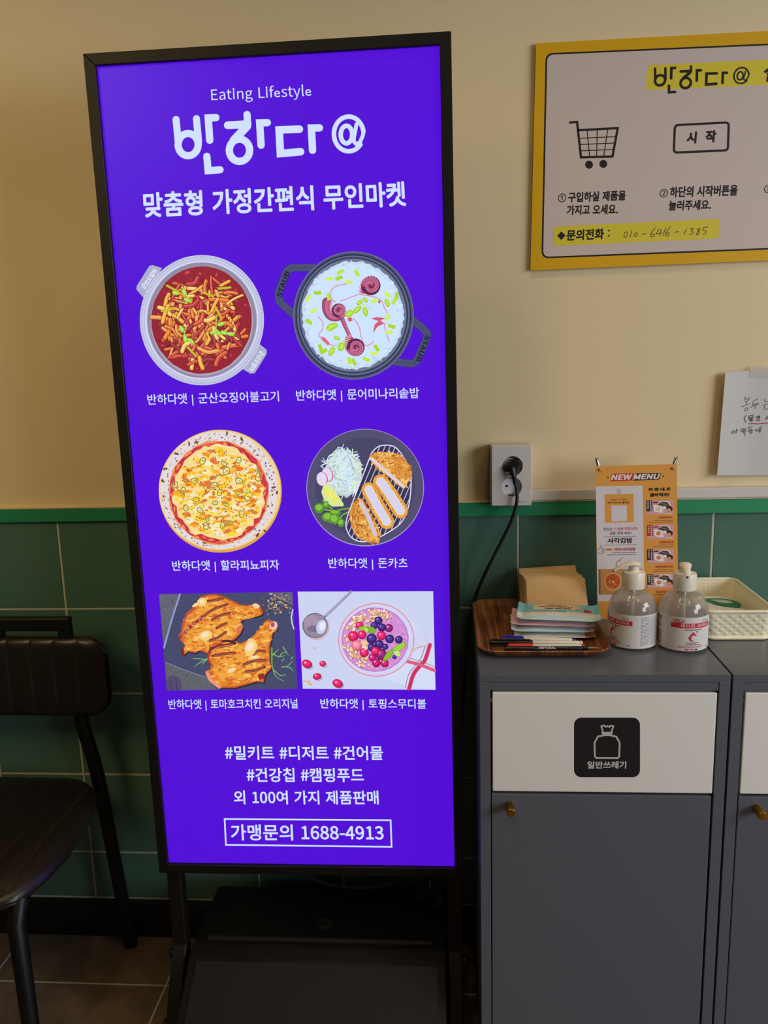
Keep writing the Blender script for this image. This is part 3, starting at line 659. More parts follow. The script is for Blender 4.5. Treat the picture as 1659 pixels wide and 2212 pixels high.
for k in range(420):
    a = rnd.random()*2*PI; r = math.sqrt(rnd.random())*0.93; x, y = 800+568*r*math.cos(a), 838+588*r*math.sin(a)
    c = rnd.choice([(252, 206, 30), (250, 172, 40), (252, 238, 190), (240, 236, 210), (232, 120, 52), (252, 214, 60), (250, 226, 120), (250, 190, 30), (252, 200, 50), (214, 130, 58), (240, 150, 44), (236, 228, 200)])
    A.ell(x, y, 20+rnd.random()*46, 10+rnd.random()*20, c, 10, rot=-20+rnd.random()*50-10, jit=.22, rnd=rnd)
for k in range(300):
    a = rnd.random()*2*PI; r = math.sqrt(rnd.random())*0.92; x, y = 800+568*r*math.cos(a), 838+588*r*math.sin(a)
    A.ell(x, y, 4+rnd.random()*13, 3+rnd.random()*7, rnd.choice([(176, 92, 52), (150, 70, 44), (212, 116, 60), (120, 92, 30)]), 7, rot=rnd.random()*180)
for x, y, s in ((600, 440, 46), (870, 470, 36), (900, 565, 52), (1303, 640, 54), (255, 740, 42), (355, 810, 42), (500, 690, 46), (742, 740, 44), (815, 838, 40), (1055, 430, 40), (1175, 885, 60), (520, 925, 42), (757, 965, 36), (900, 985, 36), (390, 1030, 42), (640, 1258, 44), (850, 1250, 38), (1090, 1105, 44), (945, 1215, 34), (1060, 690, 46), (570, 1060, 42), (1045, 845, 30), (1290, 560, 26), (660, 1170, 30)):
    ar = rnd.random()*PI; pts = [(x+s*math.cos(t*PI/7), y+s*.72*math.sin(t*PI/7)) for t in range(14)]
    ca, sa = math.cos(ar), math.sin(ar); pts = [(x+(p-x)*ca-(q-y)*sa, y+(p-x)*sa+(q-y)*ca) for p, q in pts]
    A.stroke(pts, 15, (206, 206, 96), closed=True); A.stroke(pts, 7, (104, 108, 32), closed=True)
    A.ell(x, y, s*.3, s*.2, (214, 150, 84), 8)

# ---- cutlet plate
A.z = 2e-5
rnd = random.Random(11); A.frame(650, 920, 5.925)
A.ell(823, 790, 753, 752, (168, 150, 206), 80); A.ell(823, 787, 744, 742, (82, 78, 112), 80); A.ell(823, 787, 640, 640, (72, 70, 104), 72)
A.ell(540, 610, 235, 300, (190, 212, 226), 40, jit=.08, rnd=rnd)
for k in range(260):
    a = rnd.random()*2*PI; r = math.sqrt(rnd.random()); x, y = 545+232*r*math.cos(a), 600+312*r*math.sin(a); d = rnd.random()*PI*2; ln = 30+rnd.random()*55; b = (rnd.random()-.5)*40
    dx, dy = math.cos(d), math.sin(d)
    A.stroke([(x-dx*ln, y-dy*ln), (x-dy*b, y+dx*b), (x+dx*ln, y+dy*ln)], 9+rnd.random()*7, rnd.choice([(216, 236, 252), (206, 230, 250), (222, 240, 236), (200, 222, 216), (226, 236, 190), (214, 234, 255), (170, 194, 190)]), sm=3)
for x, y, rx, ry, rt in ((345, 622, 68, 94, -15), (272, 680, 72, 92, -8)):
    A.ell(x, y, rx, ry, (206, 70, 110), 28, rot=rt); A.ell(x-5, y-2, rx-7, ry-6, (226, 218, 244), 28, rot=rt)
A.poly([(322, 735), (285, 765), (262, 850), (300, 955), (400, 1032), (545, 1028), (548, 1000), (460, 860), (400, 790)], (214, 232, 160)); A.poly([(318, 780), (300, 850), (350, 930), (420, 975), (500, 985), (445, 880), (390, 810)], (236, 232, 104))
A.stroke([(350, 930), (395, 800)], 6, (246, 244, 190)); A.stroke([(350, 930), (450, 880)], 6, (246, 244, 190))
for q in ([(635, 1055), (540, 1065), (440, 1085), (300, 1070)], [(620, 1095), (520, 1150), (500, 1220)], [(400, 1085), (390, 1150)], [(280, 950), (330, 1010), (400, 1060)]):
    A.stroke(q, 16, (128, 186, 62), sm=4)
for x, y, rx, ry in ((238, 1050, 62, 66), (325, 1010, 36, 46), (350, 1165, 84, 66), (430, 1190, 66, 76), (515, 1240, 44, 56), (440, 1110, 70, 34)):
    A.ell(x, y, rx, ry, (88, 150, 44), 22, jit=.16, rnd=rnd); A.ell(x-6, y-8, rx*.66, ry*.6, (136, 196, 66), 18, jit=.18, rnd=rnd)
rack = [(905, 345), (985, 268), (1095, 246), (1205, 272), (1300, 380), (1390, 560), (1410, 760), (1372, 1050), (1270, 1250), (1050, 1400), (850, 1475), (740, 1475), (640, 1420), (582, 1310), (585, 1200), (650, 1010)]
def inside(p, q):
    c = False
    for i in range(len(q)):
        a, b = q[i-1], q[i]
        if (a[1] > p[1]) != (b[1] > p[1]) and p[0] < (b[0]-a[0])*(p[1]-a[1])/(b[1]-a[1])+a[0]: c = not c
    return c
A.poly(rack, (54, 52, 82))
for k in range(-3, 12):
    pts = []
    for t in range(240, 1490, 10):
        p = (700+66*k-.42*(t-860)+60, t)
        if inside(p, rack): pts.append(p)
    if len(pts) > 2: A.stroke([pts[0], pts[-1]], 10, (202, 200, 232))
A.stroke(rack, 14, (222, 220, 250), closed=True, sm=4)
CRU = [(226, 158, 66), (238, 184, 92), (200, 122, 46), (248, 208, 132), (214, 142, 58)]
def crumbs(poly, n, xr, yr, ln):
    for k in range(n):
        p = (xr[0]+rnd.random()*(xr[1]-xr[0]), yr[0]+rnd.random()*(yr[1]-yr[0]))
        if inside(p, poly):
            d = rnd.random()*PI; l = ln*(.5+rnd.random())
            A.stroke([(p[0]-l*math.cos(d), p[1]-l*math.sin(d)), (p[0]+l*math.cos(d), p[1]+l*math.sin(d))], 11+rnd.random()*9, rnd.choice(CRU+[(176, 96, 36)]))
c1 = [(880, 385), (930, 350), (1040, 332), (1180, 342), (1300, 400), (1395, 505), (1425, 600), (1385, 700), (1322, 808), (1240, 750), (1130, 650), (1000, 570), (900, 455)]
A.poly(c1, (222, 152, 66)); crumbs(c1, 330, (880, 1425), (330, 800), 24)
A.stroke([(905, 420), (1040, 540), (1190, 670), (1312, 775)], 50, (236, 196, 132)); A.stroke([(912, 422), (1045, 545), (1195, 672), (1308, 770)], 30, (218, 208, 232))
for q, w0 in (([(1020, 715), (1130, 860), (1275, 1085)], 200), ([(870, 815), (965, 1000), (1100, 1225)], 195)):
    A.stroke(q, w0, (196, 118, 44)); A.stroke(q, w0-14, (232, 166, 74))
    for k in range(200):
        t = rnd.random()*2; i = int(t) if t < 2 else 1; f = t-i; bx = q[i][0]+(q[i+1][0]-q[i][0])*f; by = q[i][1]+(q[i+1][1]-q[i][1])*f; d = rnd.random()*2*PI; rr = (w0/2-14)*(.7+.3*rnd.random())
        A.ell(bx+rr*math.cos(d), by+rr*math.sin(d), 14, 7, rnd.choice(CRU), 7, rot=rnd.random()*180)
    A.stroke(q, w0-82, (246, 222, 150)); A.stroke(q, w0-96, (216, 212, 240))
c4 = [(690, 965), (740, 915), (800, 950), (880, 1100), (980, 1270), (1022, 1385), (1000, 1492), (880, 1492), (740, 1440), (650, 1300), (622, 1150), (640, 1040)]
A.poly(c4, (226, 160, 74)); crumbs(c4, 420, (620, 1020), (915, 1492), 17)
A.stroke([(768, 985), (862, 1160), (950, 1385)], 66, (236, 180, 100)); A.stroke([(768, 985), (862, 1160), (950, 1385)], 46, (206, 198, 226))

# ---- grilled chicken photo
A.z = 2e-5
rnd = random.Random(21); A.frame(340, 1270, 5.352)
A.poly([(18, 72), (1562, 45), (1620, 1168), (108, 1187)], (70, 74, 108))
A.poly([(18, 72), (262, 69), (76, 690)], (98, 100, 116)); A.poly([(90, 870), (300, 945), (560, 1030), (690, 1178), (108, 1187)], (96, 98, 106)); A.poly([(1270, 52), (1562, 47), (1567, 190), (1400, 120)], (92, 96, 124))
for k in range(300):
    p = rnd.choice([(18+rnd.random()*200, 80+rnd.random()*500), (110+rnd.random()*500, 920+rnd.random()*250)])
    if inside(p, [(18, 72), (262, 69), (76, 690)]) or inside(p, [(90, 870), (560, 1030), (690, 1178), (108, 1187)]):
        A.ell(p[0], p[1], 5, 4, rnd.choice([(130, 132, 146), (72, 74, 84)]), 6)
for k in range(70):
    x, y = 150+rnd.random()*1380, 110+rnd.random()*980
    A.stroke([(x, y), (x+50+rnd.random()*80, y-20-rnd.random()*50)], 5, rnd.choice([(78, 83, 120), (62, 66, 98)]))
A.stroke([(262, 72), (165, 370), (78, 690)], 20, (146, 156, 204)); A.stroke([(95, 860), (330, 955), (560, 1030)], 9, (128, 134, 170)); A.stroke([(1290, 60), (1420, 120), (1565, 190)], 8, (120, 126, 160))
A.poly([(104, 1060), (150, 1012), (220, 1018), (270, 1058), (285, 1182), (108, 1187)], (84, 74, 112)); A.stroke([(150, 1040), (165, 1180)], 6, (50, 42, 72)); A.stroke([(215, 1040), (225, 1180)], 6, (50, 42, 72))
A.stroke([(1566, 250), (1548, 340), (1560, 420), (1578, 470)], 15, (200, 206, 232))
def rosemary(stem, n, ln):
    q = smooth_path([(p[0], p[1], 0) for p in stem], 6); A.stroke([(v.x, v.y) for v in q], 10, (118, 168, 92))
    for k in range(n):
        v = q[int(k*(len(q)-1)/max(1, n-1))]; d = rnd.random()*2*PI
        A.stroke([(v.x, v.y), (v.x+ln*math.cos(d)*.5+6, v.y+ln*math.sin(d)*.5), (v.x+ln*math.cos(d), v.y+ln*math.sin(d)*.8)], 12, rnd.choice([(126, 186, 96), (92, 150, 74), (150, 204, 120)]), taper=5)
for q in ([(575, 815), (480, 870), (430, 910)], [(575, 830), (500, 820), (410, 815)], [(560, 840), (520, 880)], [(1320, 700), (1330, 900), (1370, 1020), (1460, 1075)], [(1350, 950), (1420, 1010), (1485, 1000)], [(1340, 760), (1400, 795), (1480, 780)], [(1330, 780), (1400, 710)], [(1455, 680), (1490, 740), (1515, 780)], [(1420, 780), (1450, 750), (1500, 745)], [(1440, 912), (1500, 905), (1568, 842)], [(1490, 910), (1540, 925), (1568, 962)], [(1440, 840), (1468, 812)], [(1552, 818), (1568, 792)]):
    A.stroke(q, 15, (84, 138, 70), sm=4, taper=7); A.stroke(q, 8, (150, 206, 124), sm=4, taper=3)
A.stroke([(1318, 700), (1318, 890)], 30, (110, 160, 60))
for k in range(150):
    x, y = rnd.gauss(1390, 75), rnd.gauss(175, 60)
    if 1150 < x < 1550 and 60 < y < 320: A.ell(x, y, 5+rnd.random()*7, 5+rnd.random()*4, rnd.choice([(206, 180, 120), (226, 206, 160), (150, 110, 70), (60, 50, 50), (196, 120, 60)]), 6)
ch1 = [(590, 75), (500, 100), (450, 190), (340, 285), (285, 410), (275, 500), (242, 550), (270, 615), (320, 660), (288, 715), (302, 785), (345, 735), (440, 752), (485, 718), (580, 762), (605, 660), (760, 640), (900, 592), (960, 530), (996, 450), (960, 412), (1000, 352), (1120, 336), (1200, 316), (1228, 290), (1195, 200), (1140, 172), (1050, 200), (960, 190), (880, 150), (760, 95), (680, 70)]
ch2 = [(600, 652), (740, 652), (760, 600), (880, 608), (960, 640), (1040, 602), (1120, 540), (1200, 465), (1240, 385), (1290, 358), (1340, 385), (1392, 440), (1388, 490), (1340, 490), (1330, 560), (1300, 680), (1302, 850), (1322, 930), (1250, 1000), (1230, 1092), (1160, 1080), (1050, 1112), (900, 1152), (720, 1157), (640, 1100), (580, 1020), (545, 965), (622, 940), (608, 870), (580, 820), (602, 740)]
def shrink(q, k, off=(0, 0)):
    cx = sum(p[0] for p in q)/len(q); cy = sum(p[1] for p in q)/len(q)
    return [(cx+(p[0]-cx)*k+off[0], cy+(p[1]-cy)*k+off[1]) for p in q]
for q, n, marks in ((ch1, 330, [[(545, 150), (640, 145), (760, 118)], [(545, 318), (650, 245), (810, 188)], [(635, 365), (720, 322), (835, 285)], [(690, 462), (735, 435), (795, 408)], [(612, 606), (700, 572), (792, 508)]]),
                    (ch2, 330, [[(640, 782), (750, 762), (895, 745)], [(1000, 882), (1130, 838), (1255, 830)], [(1030, 962), (1130, 950), (1242, 910)], [(1100, 772), (1170, 722), (1242, 732)]])):
    A.poly([(x+12, y+14) for x, y in q], (38, 36, 58)); A.poly(q, (196, 86, 42)); A.poly(shrink(q, .95), (226, 132, 46)); A.poly(shrink(q, .82, (10, 5)), (238, 160, 58))
    xs = [p[0] for p in q]; yy = [p[1] for p in q]
    for k in range(n*2):
        p = (min(xs)+rnd.random()*(max(xs)-min(xs)), min(yy)+rnd.random()*(max(yy)-min(yy)))
        if inside(p, shrink(q, .93)):
            A.ell(p[0], p[1], 10+rnd.random()*34, 5+rnd.random()*14, rnd.choice([(232, 146, 50), (244, 178, 76), (222, 124, 46), (250, 198, 100), (206, 100, 46), (240, 166, 62)]), 9, rot=-30+rnd.random()*40, jit=.2, rnd=rnd)
    for k in range(60):
        p = (min(xs)+rnd.random()*(max(xs)-min(xs)), min(yy)+rnd.random()*(max(yy)-min(yy)))
        if inside(p, shrink(q, .9)): A.ell(p[0], p[1], 5, 4, (92, 48, 36), 6)
    for mk in marks:
        A.stroke(mk, 34, (176, 82, 50), sm=4); A.stroke(mk, 20, (98, 36, 42), sm=4); A.stroke([(x, y+2) for x, y in mk], 6, (196, 120, 104), sm=4)
for x, y, rx, ry, rt in ((520, 160, 55, 50, -20), (560, 545, 80, 60, -20), (450, 190, 50, 20, -30), (1080, 680, 70, 110, 20), (1120, 800, 70, 22, -10), (860, 950, 60, 26, -25)):
    A.ell(x, y, rx, ry, (248, 206, 120), 18, rot=rt, jit=.08, rnd=rnd); A.ell(x-5, y-6, rx*.6, ry*.5, (246, 226, 196), 14, rot=rt, jit=.1, rnd=rnd)
A.stroke([(265, 565), (380, 455), (520, 330)], 34, (160, 62, 52), sm=4); A.stroke([(300, 440), (340, 320), (440, 230)], 26, (196, 84, 60), sm=4); A.stroke([(296, 700), (300, 775)], 24, (120, 40, 40))
for k in range(60):
    t = rnd.random(); A.ell(265+255*t+rnd.gauss(0, 12), 565-235*t+rnd.gauss(0, 12), 8, 6, rnd.choice([(226, 150, 150), (110, 36, 44), (236, 120, 90)]), 7)
A.stroke([(610, 735), (640, 690), (760, 668), (890, 640)], 36, (130, 46, 46), sm=4); A.stroke([(755, 610), (830, 610), (900, 632)], 26, (70, 40, 50), sm=4); A.stroke([(625, 730), (700, 685), (880, 650)], 10, (214, 130, 100), sm=4)
A.stroke([(580, 980), (620, 1060), (720, 1140)], 40, (238, 150, 120), sm=4); A.stroke([(600, 740), (590, 820), (640, 900)], 22, (170, 60, 50), sm=4)
A.ell(1345, 430, 45, 50, (236, 196, 190), 16, rot=30); A.ell(1335, 420, 24, 30, (176, 84, 90), 12); A.ell(1145, 205, 40, 26, (240, 216, 180), 14, rot=20); A.ell(950, 470, 30, 50, (214, 120, 80), 14, rot=30); A.ell(1205, 1020, 40, 36, (150, 44, 50), 14, jit=.2, rnd=rnd)

# ---- smoothie bowl photo
A.z = 2e-5
rnd = random.Random(31); A.frame(640, 1270, 5.352)
A.poly([(16, 42), (1582, 38), (1610, 1178), (75, 1165)], (204, 212, 242))
A.ell(1110, 640, 402, 402, (196, 200, 230), 48); A.ell(1104, 634, 396, 396, (208, 214, 242), 48)
A.poly([(1290, 850), (1400, 720), (1592, 655), (1610, 1178), (1420, 1172), (1000, 1045)], (212, 220, 246)); A.stroke([(1345, 722), (1400, 692), (1500, 668)], 14, (214, 170, 160))
A.stroke([(1545, 660), (1490, 830), (1440, 890), (1355, 1000), (1305, 1165)], 46, (206, 52, 98), sm=4); A.stroke([(1488, 678), (1435, 830), (1385, 890), (1300, 1000), (1262, 1155)], 7, (150, 60, 110), sm=4)
A.stroke([(1280, 850), (1420, 885), (1600, 955)], 38, (218, 96, 128), sm=4); A.stroke([(1310, 812), (1450, 852), (1598, 912)], 7, (180, 80, 120), sm=4)
A.ell(925, 600, 440, 424, (232, 120, 136), 72); A.ell(925, 600, 430, 414, (214, 222, 250), 72); A.ell(925, 600, 420, 404, (228, 176, 196), 72); A.ell(925, 600, 416, 400, (206, 216, 250), 72); A.ell(912, 598, 388, 372, (196, 120, 196), 72, jit=.006, rnd=rnd); A.ell(912, 598, 376, 360, (212, 142, 212), 60, jit=.008, rnd=rnd)
for k in range(260):
    a = rnd.random()*2*PI; r = math.sqrt(rnd.random())*.96
    A.ell(912+376*r*math.cos(a), 598+360*r*math.sin(a), 6+rnd.random()*14, 4+rnd.random()*6, rnd.choice([(222, 158, 220), (198, 122, 196), (228, 176, 226)]), 7, rot=rnd.random()*180)
for k in range(170):
    t = rnd.random()
    x, y = (rnd.gauss(960, 105), rnd.gauss(310, 42)) if t < .36 else (rnd.gauss(690, 55), rnd.gauss(365, 50)) if t < .55 else (rnd.gauss(585, 28), rnd.gauss(470, 80)) if t < .7 else (rnd.gauss(680, 75), rnd.gauss(780, 60)) if t < .92 else (rnd.gauss(850, 70), rnd.gauss(885, 22))
    if ((x-912)/372)**2+((y-598)/356)**2 < .97:
        s = 12+rnd.random()*16
        A.ell(x+3, y+4, s*1.15, s*.85, (172, 108, 96), 8, rot=rnd.random()*180, jit=.15, rnd=rnd); A.ell(x, y, s, s*.7, rnd.choice([(244, 208, 166), (250, 228, 196), (232, 184, 132), (252, 236, 214)]), 8, rot=rnd.random()*180, jit=.18, rnd=rnd)
def berry(x, y, r, c, hl, ry=None, rot=0):
    ry = ry or r; d = tuple(int(v*.62) for v in c)
    A.ell(x, y, r, ry, d, 22, rot=rot); A.ell(x-r*.06, y-ry*.06, r*.9, ry*.9, c, 22, rot=rot)
    A.ell(x-r*.1, y-ry*.15, r*.6, ry*.55, tuple(min(255, int(v*1.2+10)) for v in c), 16, rot=rot); A.ell(x-r*.3, y-ry*.32, r*.2, ry*.2, hl, 10)
RED, BLU, PLM = (212, 30, 92), (62, 36, 116), (134, 30, 108)
for b in ((1070, 462, 48, PLM), (980, 765, 66, PLM), (950, 375, 48, BLU), (990, 455, 48, BLU), (902, 432, 44, BLU), (730, 432, 46, RED), (660, 556, 60, RED), (760, 540, 52, RED), (700, 662, 62, (238, 118, 140)), (872, 585, 60, BLU), (985, 550, 54, RED), (1080, 587, 52, BLU), (1186, 597, 46, BLU), (960, 650, 52, BLU), (1030, 677, 36, BLU), (870, 684, 48, BLU), (785, 745, 54, RED), (915, 728, 50, RED), (880, 805, 44, (190, 24, 96)), (925, 865, 50, (178, 24, 96)), (1022, 868, 48, (186, 24, 96)), (1136, 797, 26, BLU)):
    berry(*b[:4], (250, 200, 224) if b[3] != BLU else (150, 140, 220))
A.ell(785, 632, 40, 34, (240, 200, 150), 14, jit=.15, rnd=rnd); A.ell(805, 690, 26, 24, (244, 210, 170), 12, jit=.15, rnd=rnd)
for q, c in (([(708, 462), (760, 442), (805, 432), (835, 462), (800, 488), (745, 494)], (150, 204, 52)), ([(815, 452), (860, 440), (905, 458), (922, 505), (880, 532), (835, 512)], (126, 184, 40)), ([(785, 470), (820, 452), (835, 490), (808, 522)], (196, 232, 104)),
             ([(996, 832), (1040, 752), (1105, 700), (1120, 750), (1080, 815), (1030, 845)], (138, 196, 44)), ([(1100, 702), (1180, 650), (1262, 620), (1268, 670), (1200, 722), (1140, 720)], (158, 214, 60)), ([(1110, 730), (1185, 715), (1210, 790), (1150, 785)], (196, 236, 122))):
    A.poly(q, tuple(int(v*.7) for v in c)); A.poly(shrink(q, .88), c)
A.stroke([(335, 328), (480, 190), (632, 40)], 28, (134, 128, 150)); A.stroke([(345, 318), (480, 186), (625, 40)], 9, (196, 198, 222))
A.ell(232, 450, 150, 148, (196, 170, 178), 40); A.ell(218, 432, 146, 144, (92, 84, 106), 48); A.ell(220, 432, 138, 136, (150, 138, 162), 48); A.ell(180, 400, 92, 86, (168, 146, 170), 30); A.ell(215, 470, 90, 40, (122, 112, 136), 24); A.ell(290, 450, 58, 84, (196, 204, 234), 28, rot=15); A.ell(300, 440, 34, 54, (226, 236, 255), 20, rot=15)
for x, y, rx, ry, rt in ((124, 876, 62, 48, 25), (306, 873, 38, 34, 0), (241, 1021, 50, 38, -8), (479, 1102, 62, 48, 25)):
    A.ell(x+16, y+16, rx, ry, (186, 168, 200), 20, rot=rt); berry(x, y, rx, RED, (255, 214, 230), ry, rt)
for x, y in ((140, 1080), (168, 1112), (98, 1075), (212, 694), (150, 1100)): A.ell(x, y, 18, 14, (226, 178, 110), 9, jit=.2, rnd=rnd)
A.build('screen', M_screen, sign)

# legs and weighted base of the sign
for s in (-1, 1):
    bm = BM(); u0 = SX+s*0.2787
    q = [(0.014, .372), (0.042, .372), (0.042, .15), (-0.05, .0), (-0.1, .0), (0.006, .178), (0.014, .19)]
    prism(bm, [(u0-.014, SY+y, z) for y, z in q], (0.028, 0, 0), 0.002, 1)
    lg = obj('leg', bm, M_blk, sign)
    for y, z in ((.02, .166), (-.045, .06)):
        bm = BM(); lathe(bm, [(.009, 0), (.009, .006), (.006, .009)], (u0+s*.0142, SY+y, z), 14, Matrix.Rotation(s*PI/2, 3, 'Y')); obj('bolt', bm, M_blk, lg)
bm = BM()
TX0, TX1 = 0.3226, 0.8380
prof = [(-.05, .0), (-.05, .15), (-.07, .183), (-.265, .188), (-.295, .178), (-.53, .036), (-.545, .0)]
prism(bm, [(TX0, y, z) for y, z in prof], (TX1-TX0, 0, 0), 0.006, 2)
tank = obj('weighted_base', bm, M_tank, sign, smooth=True)
bm = BM(); tube(bm, [(.348, -.25, .186), (.352, -.25, .190), (.808, -.25, .190), (.812, -.25, .186)], [.004, .009, .009, .004], 12); obj('ridge', bm, M_tank, tank, smooth=True)
bm = BM()
pp = [(-.2985, .1759), (-.520, .0421)]
for a, b in zip(pp, pp[1:]):
    d = Vector((0, b[0]-a[0], b[1]-a[1])); n = Vector((0, d.z, -d.y)).normalized()*0.0022
    if n.z < 0: n = -n
    prism(bm, [(.341, a[0], a[1]), (.820, a[0], a[1]), (.820, b[0], b[1]), (.341, b[0], b[1])], n)
obj('front_panel', bm, M_panel, tank)
bm = BM(); c = on_z((695, 2014), .190)
lathe(bm, [(.020, -.004), (.020, .004), (.016, .006)], (c.x, max(c.y, -.2), .190), 24); box(bm, c.x-.016, c.x+.016, max(c.y, -.2)-.003, max(c.y, -.2)+.003, .195, .203, .001); obj('filler_cap', bm, M_panel, tank, smooth=True)
# ================================================================== GREY BIN CABINETS
M_cab = mat('grey_cabinet_board', (94, 97, 106), 0.28, spec=0.5, bump=(500, 0.12, 0.0004))
M_flap = mat('white_flap_board', (240, 235, 228), 0.45, spec=0.35)
M_brass = mat('brass', (196, 142, 48), 0.28, metal=1.0)
M_dark = mat('gap_shade', (8, 8, 9), 0.8)  # near-black colour standing in for the shade inside gaps and holes
M_print = vmat('printed_paper', 0.5, 0.3)
M_steel = mat('steel', (200, 198, 194), 0.22, metal=1.0)
CX0, CX1, CY, CZ = 0.9005, 1.3095, -0.405, 0.8255
cab = thing('bin_cabinet', 'grey bin cabinet with a black bag sticker on its white flap', 'cabinet', ((CX0+CX1)/2, CY/2, 0), group='grey bin cabinets side by side')
bm = BM()
box(bm, CX0, CX0+.018, CY, -.004, .0, CZ-.0132, .0006, 1); box(bm, CX1-.018, CX1, CY, -.004, .0, CZ-.0132, .0006, 1)
box(bm, CX0+.0181, CX1-.0181, CY+.001, CY+.03, .797, CZ-.0134, .0005, 1)
box(bm, CX0+.018, CX1-.018, -.02, -.004, .0, CZ-.0132); box(bm, CX0+.018, CX1-.018, CY+.002, -.02, .06, .078); box(bm, CX0+.018, CX1-.018, CY+.03, -.02, .0, .06)
box(bm, CX0+.018, CX1-.018, CY+.022, -.02, .6065, .6145)
body = obj('body', bm, M_cab, cab)
bm = BM(); box(bm, CX0, CX1, CY, -.002, CZ-.013, CZ, .0008, 2); obj('top_board', bm, M_cab, cab)
bm = BM(); box(bm, CX0+.0185, CX1-.0185, CY+.03, CY+.034, .07, .80); obj('gap_shade_sheet', bm, M_dark, cab)  # dark sheet that paints in the shade behind flap and door
bm = BM(); box(bm, CX0+.0212, CX1-.0205, CY-.0005, CY+.0165, .6135, .7935, .0014, 2); flap = obj('flap', bm, M_flap, cab)
ya = CY-.0005
bm = BM(); zc0, zc1 = .6412, .7495
lay = bm.loops.layers.float_color.new('print')
A = Art(lambda p: on_y(p, ya), Vector((0, -1, 0)), up_on(lambda p: on_y(p, ya)), 8e-6, 1e-4)
q = rrect(1240, 1382.5, 1550, 1679, 16)
A.poly(q, (34, 31, 32)); A.frame(980, 1400, 2.443); G = (206, 196, 200)
A.stroke([(745, 570), (743, 500), (762, 466), (800, 459), (822, 459), (858, 467), (876, 500), (874, 570), (866, 580), (752, 579)], 9, G, closed=True)
A.stroke([(782, 446), (836, 446)], 8, G); A.stroke([(787, 440), (779, 412), (793, 408), (803, 416), (812, 410), (822, 416), (830, 408), (843, 412), (833, 440)], 8, G)
A.stroke([(785, 453), (834, 453)], 6, G)
A.text('일반쓰레기', (705, 616), (911, 616), 40, G, 0.035)
A.build('sticker', M_print, flap)
bm = BM(); box(bm, CX0+.0195, CX1-.0215, CY-.0005, CY+.0165, .075, .6085, .0014, 2); door = obj('door', bm, M_cab, cab)
bm = BM(); MY = Matrix.Rotation(PI/2, 3, 'X')
lathe(bm, [(.0074, -.001), (.0074, .0255), (.0068, .0262), (.0058, .0264)], (CX0+.0505, CY-.0005, .588), 28, MY); obj('knob', bm, M_brass, door, smooth=True)
bm = BM(); box(bm, CX0+.0183, CX0+.0206, CY+.001, CY+.012, .776, .783, .0005); obj('hinge', bm, M_brass, body)
c2 = dup(cab, (0.4125, 0, 0), 'grey bin cabinet cut off at the right edge of the photo', 'grey bin cabinets side by side')
for ch in list(c2.children):
    for g in list(ch.children):
        if g.name.startswith('sticker'):
            bpy.data.objects.remove(g)

# ================================================================== WALL SOCKET AND POWER CORD
M_wp = mat('white_plastic', (216, 208, 204), 0.35)
M_blkp = mat('black_plastic', (24, 22, 22), 0.36)
soc = thing('wall_socket', 'white double wall socket with a black plug in its upper hole', 'socket', (.9823, 0, 1.04))
bm = BM(); R0 = .0205; H = ((.9845, 1.1243), (.9833, 1.0818))
circ = lambda c, r, n=40: [(c[0]+r*math.cos(2*PI*k/n), c[1]+r*math.sin(2*PI*k/n)) for k in range(n)]
plate(bm, [rrect(.9432, 1.0215, 1.0438, 1.1642, .0015, 3)]+[circ(c, R0)[::-1] for c in H], lambda x, y, d: Vector((x, -.040+d, y)), .0022)
t = bmesh.new(); a = rrect(.9432, 1.0215, 1.0438, 1.1642, .0015, 3); b = rrect(.9412, 1.0232, 1.0418, 1.1662, .003, 3)
va = [t.verts.new((x, -.0378, y)) for x, y in a]; vb = [t.verts.new((x, -.035, y)) for x, y in b]; vc = [t.verts.new((x, .0, y)) for x, y in b]
for p, q in ((va, vb), (vb, vc)):
    for i in range(len(p)): t.faces.new((p[i], p[(i+1) % len(p)], q[(i+1) % len(q)], q[i]))
bmesh.ops.recalc_face_normals(t, faces=t.faces[:]); merge(bm, t)
obj('casing', bm, M_wp, soc)
M_cup = mat('socket_grey_plastic', (232, 228, 230), 0.35); M_clip = mat('earth_clip_metal', (120, 96, 74), 0.35, metal=0.9)
for i, c in enumerate(H):
    bm = BM(); lathe(bm, [(R0, .0), (R0-.0008, -.012), (.006, -.0125), (.0001, -.0125)], (c[0], -.0385, c[1]), 40, MY, cap0=False); cup = obj('socket_cup', bm, M_cup, soc, smooth=True)
    for dx in (-.0095, .0095):
        bm = BM(); lathe(bm, [(.0027, 0), (.0027, .0004)], (c[0]+dx, -.0262, c[1]), 16, MY); obj('pin_hole', bm, M_dark, cup)
    for sg in (-1, 1):
        bm = BM(); box(bm, c[0]-.006, c[0]+.006, -.037, -.0265, c[1]+sg*.0178-.0012, c[1]+sg*.0178+.0012, .0008); obj('earth_clip', bm, M_clip, cup)
A = Art(lambda p: on_y(p, -.0403), Vector((0, -1, 0)), up_on(lambda p: on_y(p, -.0403)), 5e-5)
A.ell(1122.4, 1084.2, 1.3, 1.0, (40, 38, 40), 10); A.dashes((1125, 1084.4), (1138, 1084.2), 1.0, (150, 146, 146), random.Random(2)); A.build('maker_mark', M_print, soc)

